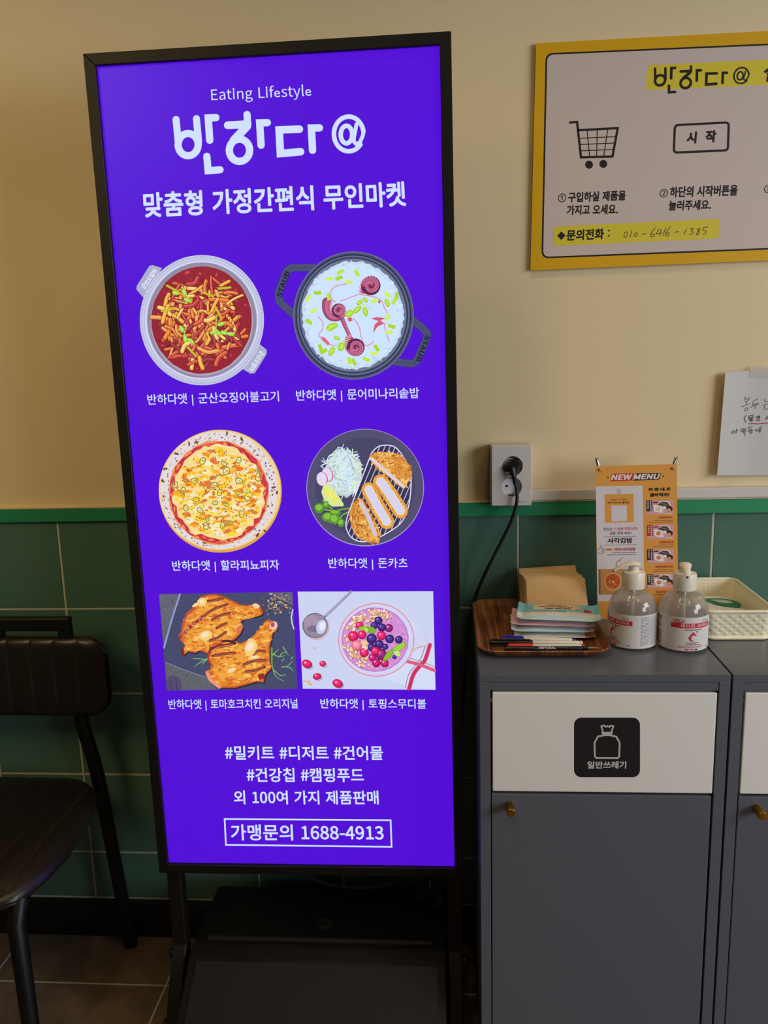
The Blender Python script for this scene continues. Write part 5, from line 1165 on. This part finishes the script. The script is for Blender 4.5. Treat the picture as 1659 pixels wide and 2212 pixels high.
pen(zz((1057, 1387.5), zp+.002), zz((1258, 1389.5), zp), .0052, 'white marker with a long black cap, reaching farthest left in the tray', M_wht, M_blk2, .47, M_wht, .03)
pen(zz((1097, 1395.5), zp+.001), zz((1263, 1396.5), zp), .0050, 'white pen with a red cap and a red end, between the two black ones', M_wht, M_redp, .33, M_redp, .045, clip=False)
ip = pen(zz((1090, 1401.5), zp+.002), zz((1271, 1400), zp), .0046, 'black pen with white capital letters and a brass tip, frontmost in the tray', M_blk2, M_blk2, .4, M_blk2, .08, clip=False, tip=M_tip)
a, b = zz((1090, 1401.5), zp+.002), zz((1271, 1400), zp); dd = (b-a); nn = dd.normalized(); upv = (CAMP-(a+b)/2); upv = (upv-nn*upv.dot(nn)).normalized(); sv = upv.cross(nn)
def imap(p):
    th = p[1]/.0047; return a+dd*p[0]+(sv*math.sin(th)+upv*math.cos(th))*.00495
A = Art(imap, upv, lambda p: Vector((0, 1)), 1e-4); A.text('IMPERIAL', (.405, .001), (.61, .001), .0042, (206, 204, 206), .03); A.build('lettering', M_print, ip)

# ================================================================== PUMP BOTTLES
def clear_mat(name, haze, hcol):
    m = bpy.data.materials.new(name); m.use_nodes = True; nt = m.node_tree; N = nt.nodes.new; Lk = nt.links.new
    for n in list(nt.nodes): nt.nodes.remove(n)
    out = N('ShaderNodeOutputMaterial'); tr = N('ShaderNodeBsdfTransparent'); tr.inputs[0].default_value = (.96, .95, .94, 1)
    di = N('ShaderNodeBsdfDiffuse'); di.inputs[0].default_value = (*lin(hcol), 1); tl = N('ShaderNodeBsdfTranslucent'); tl.inputs[0].default_value = (*lin(hcol), 1)
    dm = N('ShaderNodeMixShader'); dm.inputs[0].default_value = .5; Lk(di.outputs[0], dm.inputs[1]); Lk(tl.outputs[0], dm.inputs[2])
    gl = N('ShaderNodeBsdfGlossy'); gl.inputs['Roughness'].default_value = .075
    lw = N('ShaderNodeFresnel'); lw.inputs['IOR'].default_value = 1.5
    m1 = N('ShaderNodeMixShader'); m1.inputs[0].default_value = haze; Lk(tr.outputs[0], m1.inputs[1]); Lk(dm.outputs[0], m1.inputs[2])
    m2 = N('ShaderNodeMixShader'); ge = N('ShaderNodeNewGeometry'); iv = N('ShaderNodeMath'); iv.operation = 'SUBTRACT'; iv.inputs[0].default_value = 1.0; Lk(ge.outputs['Backfacing'], iv.inputs[1]); mu = N('ShaderNodeMath'); mu.operation = 'MULTIPLY'; Lk(lw.outputs[0], mu.inputs[0]); Lk(iv.outputs[0], mu.inputs[1]); Lk(mu.outputs[0], m2.inputs[0]); Lk(m1.outputs[0], m2.inputs[1]); Lk(gl.outputs[0], m2.inputs[2])
    Lk(m2.outputs[0], out.inputs[0]); return m
M_pet = clear_mat('clear_bottle_plastic', .14, (214, 208, 202)); M_gel = clear_mat('clear_hand_gel', .42, (240, 230, 222))
M_pump = mat('white_pump_plastic', (236, 226, 208), .35); M_label = mat('white_label_paper', (226, 218, 214), .45)
RB = .0425
def bottle(cx, cy, face, spout, label):
    """face / spout: azimuth offsets from the direction to the camera (degrees, + = to the right in the photo)"""
    root = thing('pump_bottle', label, 'pump bottle', (cx, cy, CZ), group='hand gel pump bottles on the cabinet')
    dome = [(RB, .066), (.0421, .073), (.0405, .080), (.0377, .0865), (.0338, .0925), (.0288, .0975), (.0230, .1015), (.0188, .1038)]
    prof = [(.030, .0), (.0385, .0004), (.0415, .003), (RB, .007)]+dome+[(.0170, .1055), (.0166, .1066), (.0165, .1085)]
    bm = BM(); lathe(bm, prof, (cx, cy, CZ), 56, cap1=False); obj('bottle_body', bm, M_pet, root, smooth=True)
    pg = [(.028, .002), (.038, .003), (.0405, .006)]+[(r_-.0016, z_) for r_, z_ in dome[:6]]
    bm = BM(); lathe(bm, pg, (cx, cy, CZ), 48); obj('hand_gel', bm, M_gel, root, smooth=True)
    bm = BM(); tube(bm, [(cx, cy, CZ+.012), (cx, cy, CZ+.108)], .0034, 12); obj('dip_tube', bm, M_pump, root)
    bm = BM(); lathe(bm, [(.0165, .1065), (.0197, .1065), (.0200, .108), (.0200, .1335), (.0188, .136), (.012, .1364), (.0105, .138), (.0092, .138)], (cx, cy, CZ), 44); col = obj('collar', bm, M_pump, root, smooth=True)
    az0 = math.atan2(CAMP.y-cy, CAMP.x-cx)
    ang = az0+math.radians(spout); d = Vector((math.cos(ang), math.sin(ang), 0)); s = Vector((-d.y, d.x, 0)); o = Vector((cx, cy, CZ))
    bm = BM(); lathe(bm, [(.0088, .137), (.0088, .144), (.0092, .147)], o, 28)
    # pump head: a blade swept from the back of the head out to the drooping spout
    secs = [(-.0105, .1465, .004, .0020), (-.0095, .1480, .0085, .0036), (-.004, .1500, .0105, .0046), (.004, .1505, .0102, .0046), (.012, .1492, .0082, .0042), (.022, .1462, .0064, .0036), (.031, .1418, .0052, .0030), (.0365, .1376, .0045, .0026)]
    rg = []
    for x, z, hw, hh in secs:
        rg.append([bm.verts.new(o+d*x+s*(hw*math.cos(2*PI*k/16))+Vector((0, 0, z+hh*math.sin(2*PI*k/16)))) for k in range(16)])
    for p, q in zip(rg, rg[1:]):
        for k in range(16): bm.faces.new((p[k], p[(k+1) % 16], q[(k+1) % 16], q[k]))
    bm.faces.new(rg[0][::-1]); bm.faces.new(rg[-1]); bmesh.ops.recalc_face_normals(bm, faces=bm.faces[:])
    ph = obj('pump_head', bm, M_pump, root, smooth=True)
    bm = BM(); tube(bm, [o+d*.0355+Vector((0, 0, .1378)), o+d*.0372+Vector((0, 0, .1364))], .0016, 10); obj('nozzle_hole', bm, M_dark, ph)
    # wrap-around label; artwork in (degrees from the label centre, height)
    LS = (.0665-.0055)/(.0520-.0062)
    def lp(p, dr=.0004):
        h = .0055+(p[1]-.0062)*LS; r = RB
        for (r0, z0), (r1, z1) in zip(dome, dome[1:]):
            if z0 <= h <= z1: r = r0+(r1-r0)*(h-z0)/(z1-z0)
        a = az0+math.radians(face+p[0]); r += dr; return Vector((cx+r*math.cos(a), cy+r*math.sin(a), CZ+h))
    bm = BM(); n = 72; h0, h1 = .0062, .0520
    gg = [[bm.verts.new(lp((-170+340*k/n, h0+(h1-h0)*j/10))) for k in range(n+1)] for j in range(11)]
    for g0, g1 in zip(gg, gg[1:]):
        for k in range(n): bm.faces.new((g0[k], g0[k+1], g1[k+1], g1[k]))
    lb = obj('paper_label', bm, M_label, root, smooth=True)
    A = Art(lambda p: lp(p, .0006), Vector((0, 0, 0)), lambda p: Vector((0, 1)), 0)
    A.mp = lambda p: lp(p, .0005+A.z); A.dz = 2e-6; rr = random.Random(9); RDL = (206, 52, 66); DK = (90, 84, 84)
    def band(x0, x1, y0, y1, c):
        k = max(1, int(abs(x1-x0)/2.5)); vs = [(x0+(x1-x0)*i/k, y) for i in range(k+1) for y in (y0, y1)]
        A.raw(vs, [(2*i, 2*i+2, 2*i+3, 2*i+1) for i in range(k)], c)
    def lines(x0, x1, y, h, c, seed=0):
        x = x0
        while x < x1:
            wd = min(x1-x, 2+rr.random()*7); band(x, x+wd, y-h/2, y+h/2, c); x += wd+1.2+rr.random()*1.5
    band(-51, 51, .0374, .0440, RDL)
    A.z += 1.5e-4
    A.text('세이프 크리너', (-30, .0407), (42, .0407), .0048, (240, 214, 212), .02)
    vs = [(-33+13*math.cos(t), .0482+.0042*math.sin(t)) for t in [PI*1.0+PI*k/14 for k in range(15)]]+[(-33+9.5*math.cos(t), .0482+.0030*math.sin(t)) for t in [2*PI-PI*k/14 for k in range(15)]]
    A.raw(vs, [(i, i+1, 28-i, 29-i) for i in range(14)], RDL); lines(-40, -25, .0490, .0012, DK); lines(-38, -28, .0468, .0009, DK)
    lines(26, 42, .0476, .0009, (160, 150, 148)); lines(26, 42, .0462, .0009, (160, 150, 148))
    lines(-18, 22, .0352, .0014, (110, 104, 102))
    dr = [(0, .0328), (4, .0303), (9.5, .0270), (5, .0268), (1.5, .0283), (-3, .0262), (-4.5, .0232), (-2, .0210), (4.5, .0200), (-1, .0190), (-7, .0206), (-10.5, .0238), (-8, .0272), (-3.5, .0303)]
    A.raw(dr, [tuple(t) for t in tessellate_polygon([[Vector((x, y*1000, 0)) for x, y in dr]])], RDL); band(7, 12.5, .0321, .0329, RDL); band(9, 10.6, .0308, .0342, RDL)
    lines(-16, 16, .0177, .0009, DK); lines(-9, 8, .0162, .0009, DK); lines(-18, 18, .0148, .0009, DK)
    lines(-32, 26, .0128, .0014, (226, 150, 148)); lines(-32, 22, .0112, .0014, (226, 150, 148))
    band(-17, -14.8, .0068, .0096, RDL); band(-11.2, -9, .0068, .0096, RDL); band(-15, -11, .0078, .0087, RDL); lines(-5, 14, .0082, .0018, DK)
    lines(40, 46, .0100, .0010, DK)
    for k in range(20): 
        y = .0490-k*.0020; lines(71, 92+rr.random()*6, y, .0008, (140, 142, 164)); lines(96, 126-rr.random()*10, y, .0007, (170, 170, 186))
    for k in range(18):
        if k in (3, 4, 7, 8): continue
        lines(-118, -78, .0480-k*.0022, .0010, (104, 98, 98))
    A.build('label_print', M_print, lb)
    return root
bottle(1.182, -.257, -50, -72, 'pump bottle with its spout turned left, standing beside the wooden tray')
bottle(1.2685, -.269, 24, 6, 'pump bottle with its spout facing the camera, next to the cream basket')

# ================================================================== CREAM BASKET AND WIPES TUB
M_bask = mat('cream_basket_plastic', (246, 236, 204), .42)
bx0, bx1, by0, by1, bh = 1.3135, 1.4385, -.246, -.028, .0575
bk = thing('plastic_basket', 'cream woven plastic basket holding a white wipes pack, right of the bottles', 'basket', ((bx0+bx1)/2, (by0+by1)/2, CZ))
def perim(ins, r, z, n_s):
    """points of a rounded rectangle, evenly spaced by arc length"""
    q = rrect(bx0+ins, bx1-ins, by0+ins, by1-ins, r, 10); L = [0]
    for i in range(len(q)): L.append(L[-1]+math.dist(q[i], q[(i+1) % len(q)]))
    out = []; T_ = L[-1]
    for k in range(n_s):
        t = T_*k/n_s; i = max(j for j in range(len(q)) if L[j] <= t+1e-12); f = (t-L[i])/(L[i+1]-L[i]); a_, b_ = q[i], q[(i+1) % len(q)]
        out.append(Vector((a_[0]+(b_[0]-a_[0])*f, a_[1]+(b_[1]-a_[1])*f, CZ+z)))
    return out
NC = 76; NS = NC*6; rows = 6; zb0, zb1 = .009, .050
zl = [.0025]; 
for r_ in range(rows):
    z0 = zb0+(zb1-zb0)*r_/rows; p_ = (zb1-zb0)/rows; zl += [z0+p_*.40, z0+p_*.62]
zl += [.0545]
def ring_at(z, d=0.0): return perim(.007*(1-z/bh)+d, .017-d, z, NS)
bm = BM(); RO = [[bm.verts.new(v) for v in ring_at(z)] for z in zl]; RI = [[bm.verts.new(v) for v in ring_at(z, .0018)] for z in zl]
for j in range(len(zl)-1):
    for k in range(NS):
        k1 = (k+1) % NS
        if j % 2 == 1 and k % 6 == 0:
            for p, q in (((j, k), (j, k1)), ((j, k1), (j+1, k1)), ((j+1, k1), (j+1, k)), ((j+1, k), (j, k))):
                bm.faces.new((RO[p[0]][p[1]], RO[q[0]][q[1]], RI[q[0]][q[1]], RI[p[0]][p[1]]))
            continue
        bm.faces.new((RO[j][k], RO[j][k1], RO[j+1][k1], RO[j+1][k]))
        bm.faces.new((RI[j][k], RI[j+1][k], RI[j+1][k1], RI[j][k1]))
obj('basket_wall', bm, M_bask, bk)
bm = BM()
for j in range(rows):
    p_ = (zb1-zb0)/rows; z0 = zb0+p_*(j+.02)-p_*.0; z1 = zb0+p_*(j+.98)
    a_, b_ = ring_at(z0), ring_at(z1)
    for c in range(NC):
        k0 = c*6; up_ = (c+j) % 2
        if up_ == 0: continue
        ks = [(k0+i) % NS for i in range(8)]
        f0 = [a_[k] for k in ks]; f1 = [b_[k] for k in ks]; cc = Vector(((bx0+bx1)/2, (by0+by1)/2, 0))
        t = bmesh.new(); g = []
        for i, (p, q) in enumerate(zip(f0, f1)):
            e = f0[min(i+1, 7)]-f0[max(i-1, 0)]; nrm = Vector((e.y, -e.x, 0)).normalized()
            if nrm.dot(p-cc) < 0: nrm = -nrm
            o_ = .0012*math.sin(PI*(i+.3)/7.6)
            g.append([t.verts.new(p+nrm*.0002), t.verts.new(p+nrm*o_*.8+Vector((0, 0, .0006))), t.verts.new((p+q)/2+nrm*o_*1.05), t.verts.new(q+nrm*o_*.8-Vector((0, 0, .0006))), t.verts.new(q+nrm*.0002)])
        for x_, y_ in zip(g, g[1:]):
            for m_ in range(4): t.faces.new((x_[m_], y_[m_], y_[m_+1], x_[m_+1]))
        merge(bm, t)
bmesh.ops.recalc_face_normals(bm, faces=bm.faces[:])
obj('woven_strips', bm, M_bask, bk, smooth=True)
bm = BM(); rim = perim(-.0006, .018, .0560, 160); tube(bm, rim, .0030, 10, closed=True); obj('rim', bm, M_bask, bk, smooth=True)
bm = BM(); ft = perim(.0058, .016, .0040, 160); tube(bm, ft, .0034, 10, closed=True); 
fl = [bm.verts.new((p.x, p.y, CZ+.0035)) for p in perim(.007, .016, .0035, 80)]; bm.faces.new(fl); obj('bottom', bm, M_bask, bk, smooth=True)

M_tub = mat('white_wipe_film', (236, 230, 222), .3); M_leaf = mat('green_lid_plastic', (20, 118, 76), .3)
wt = thing('wipes_pack', 'white wipes pack with a green leaf shaped lid lying in the cream basket', 'wet wipes', (1.376, -.128, CZ+.004))
bm = BM(); nx, ny = 28, 28; G = {}
for s_ in (1, -1):
    for i in range(nx+1):
        for j in range(ny+1):
            u, v = -1+2*i/nx, -1+2*j/ny
            h = (max(0, 1-abs(u)**4))**.5*(max(0, 1-abs(v)**4))**.5
            G[s_, i, j] = bm.verts.new((1.376+.046*u, -.128+.075*v, CZ+.0195+s_*.0155*h))
    for i in range(nx):
        for j in range(ny): bm.faces.new((G[s_, i, j], G[s_, i+1, j], G[s_, i+1, j+1], G[s_, i, j+1]))
bmesh.ops.recalc_face_normals(bm, faces=bm.faces[:]); obj('film_wrapper', bm, M_tub, wt, smooth=True)
lo = [(-.030, .022), (-.020, .010), (-.012, -.010), (.004, -.024), (.022, -.028), (.033, -.022), (.036, -.008), (.030, .010), (.016, .022), (-.002, .026), (-.020, .025)]
q = [(v.x, v.y) for v in smooth_path([(x, y, 0) for x, y in lo+[lo[0]]], 5)][:-1]
bm = BM(); prism(bm, [Vector((1.378+x, -.128+y, CZ+.0335)) for x, y in q], (0, 0, .0042), .0012, 2); ld = obj('leaf_lid', bm, M_leaf, wt)
bm = BM(); prism(bm, [Vector((1.381+x*.55, -.126+y*.42, CZ+.0377)) for x, y in q], (0, 0, .0006), .0002, 1); obj('lid_label', bm, mat('pale_lid_label', (190, 196, 176), .4), ld)

# ================================================================== CHAIR
M_lea = mat('black_leather', (30, 23, 20), .34, spec=.5, bump=(240, .18, .0006)); M_chf = mat('black_painted_steel', (11, 10, 11), .45, spec=.35)
ch = thing('dining_chair', 'black leather dining chair with stitched seat and back, left of the lightbox sign', 'chair', (-.1, -.28, 0))
XC = -.1
def wy(y):
    pts = [(-.505, .120), (-.502, .150), (-.495, .175), (-.48, .195), (-.45, .209), (-.42, .217), (-.34, .227), (-.25, .221), (-.19, .213), (-.135, .192), (-.105, .165), (-.088, .130), (-.08, .08)]
    if y <= pts[0][0]: return pts[0][1]
    for a, b in zip(pts, pts[1:]):
        if y <= b[0]: return a[1]+(b[1]-a[1])*(y-a[0])/(b[0]-a[0])
    return pts[-1][1]
def groove(x, w=.0035):
    d = (x-.0725+.05*40) % .05; d = min(d, .05-d); return math.exp(-(d/w)**2), math.sin(PI*min(d, .025)/.05)
bm = BM(); nx, ny = 150, 40; G = {}
ysq = [-.505+.425*(.5-.5*math.cos(PI*j/ny)) for j in range(ny+1)]
for s_ in (1, -1):
    for i in range(nx+1):
        for j in range(ny+1):
            u = -1+2*i/nx; y = ysq[j]; v = -1+2*j/ny; hw = wy(y); x = XC+u*hw
            e = (max(0, 1-abs(u)**9))**.4*(max(0, 1-abs((y+.2925)/.2125)**12))**.4
            if s_ == 1: z = .438+.024*e+e*(.0012*groove(x)[1]-.0016*groove(x, .0022)[0])-.008*max(0, (-.38-y)/.12)**2
            else: z = .438-.018*e
            G[s_, i, j] = bm.verts.new((x, y, z))
    for i in range(nx):
        for j in range(ny): bm.faces.new((G[s_, i, j], G[s_, i+1, j], G[s_, i+1, j+1], G[s_, i, j+1]))
bmesh.ops.remove_doubles(bm, verts=bm.verts[:], dist=1e-5)
bmesh.ops.recalc_face_normals(bm, faces=bm.faces[:]); st = obj('seat', bm, M_lea, ch, smooth=True)
M_thread = mat('brown_stitching', (92, 62, 44), .6)
for k in range(8):
    x = .0725-.05*k; pts = []
    for j in range(30):
        y = -.485+.38*j/29
        if abs(x-XC) < wy(y)*.94:
            u = (x-XC)/wy(y); e = (max(0, 1-abs(u)**9))**.4*(max(0, 1-abs((y+.2925)/.2125)**12))**.4
            pts.append(Vector((x+.0022, y, .438+.024*e-.0014*e-.008*max(0, (-.38-y)/.12)**2)))
    if len(pts) > 2:
        bm = BM(); tube(bm, pts, .0009, 6); obj('stitch_line', bm, M_thread, st)
bm = BM(); px0, px1, pz0, pz1, r_ = -.335, .135, .612, .790, .05
nx, nz = 150, 30; G = {}
def padw(z):
    d = max(0, (pz0+r_)-z, z-(pz1-r_)); return (px1-px0)/2-r_+math.sqrt(max(0, r_*r_-d*d))
for s_ in (1, -1):
    for i in range(nx+1):
        for j in range(nz+1):
            u = -1+2*i/nx; v = -1+2*j/nz; z = (pz0+pz1)/2+(pz1-pz0)/2*math.sin(v*PI/2); hw = padw(z); x = XC+u*hw
            e = (max(0, 1-abs(u)**14))**.4*(max(0, 1-abs(math.sin(v*PI/2))**8))**.45
            yy_ = -.108-.16*(z-.70)*(-1)*.0
            f = .018*e+e*(.0014*groove(x)[1]-.0020*groove(x, .0022)[0]) if s_ == 1 else .016*e
            G[s_, i, j] = bm.verts.new((x, yy_-s_*f, z))
    for i in range(nx):
        for j in range(nz): bm.faces.new((G[s_, i, j], G[s_, i+1, j], G[s_, i+1, j+1], G[s_, i, j+1]))
bmesh.ops.remove_doubles(bm, verts=bm.verts[:], dist=1e-5)
bmesh.ops.recalc_face_normals(bm, faces=bm.faces[:]); bkp = obj('backrest', bm, M_lea, ch, smooth=True)
bm = BM()
box(bm, 2*XC-.062, .062, -.119, -.100, .803, .833, .004)
for x0, x1 in ((.034, .062), (2*XC-.062, 2*XC-.034), (XC-.014, XC+.014)): box(bm, x0, x1, -.118, -.101, .76, .812, .003)
obj('top_rail', bm, M_chf, ch)
for s_ in (0, 1):
    mx = (lambda x: x) if s_ == 0 else (lambda x: 2*XC-x)
    bm = BM(); pts = smooth_path([(mx(.050), -.090, .78), (mx(.052), -.088, .60), (mx(.072), -.080, .46), (mx(.084), -.060, .22), (mx(.0945), -.042, .0)], 6); tube(bm, pts, [.0155]*len(pts), 14, flat=.8); obj('leg', bm, M_chf, ch, smooth=True)
    bm = BM(); pts = [(mx(.090), -.465, .43), (mx(.094), -.490, .40), (mx(.108), -.508, .20), (mx(.122), -.53, .0)]; tube(bm, pts, [.0155, .0155, .0145, .0135], 14); obj('leg', bm, M_chf, ch, smooth=True)
bm = BM(); 
for y in (-.465, -.10): tube(bm, [(2*XC-.085, y, .418), (.085, y, .418)], .009, 10)
for x in (.085, 2*XC-.085): tube(bm, [(x, -.465, .418), (x, -.10, .418)], .009, 10)
obj('seat_frame', bm, M_chf, ch, smooth=True)
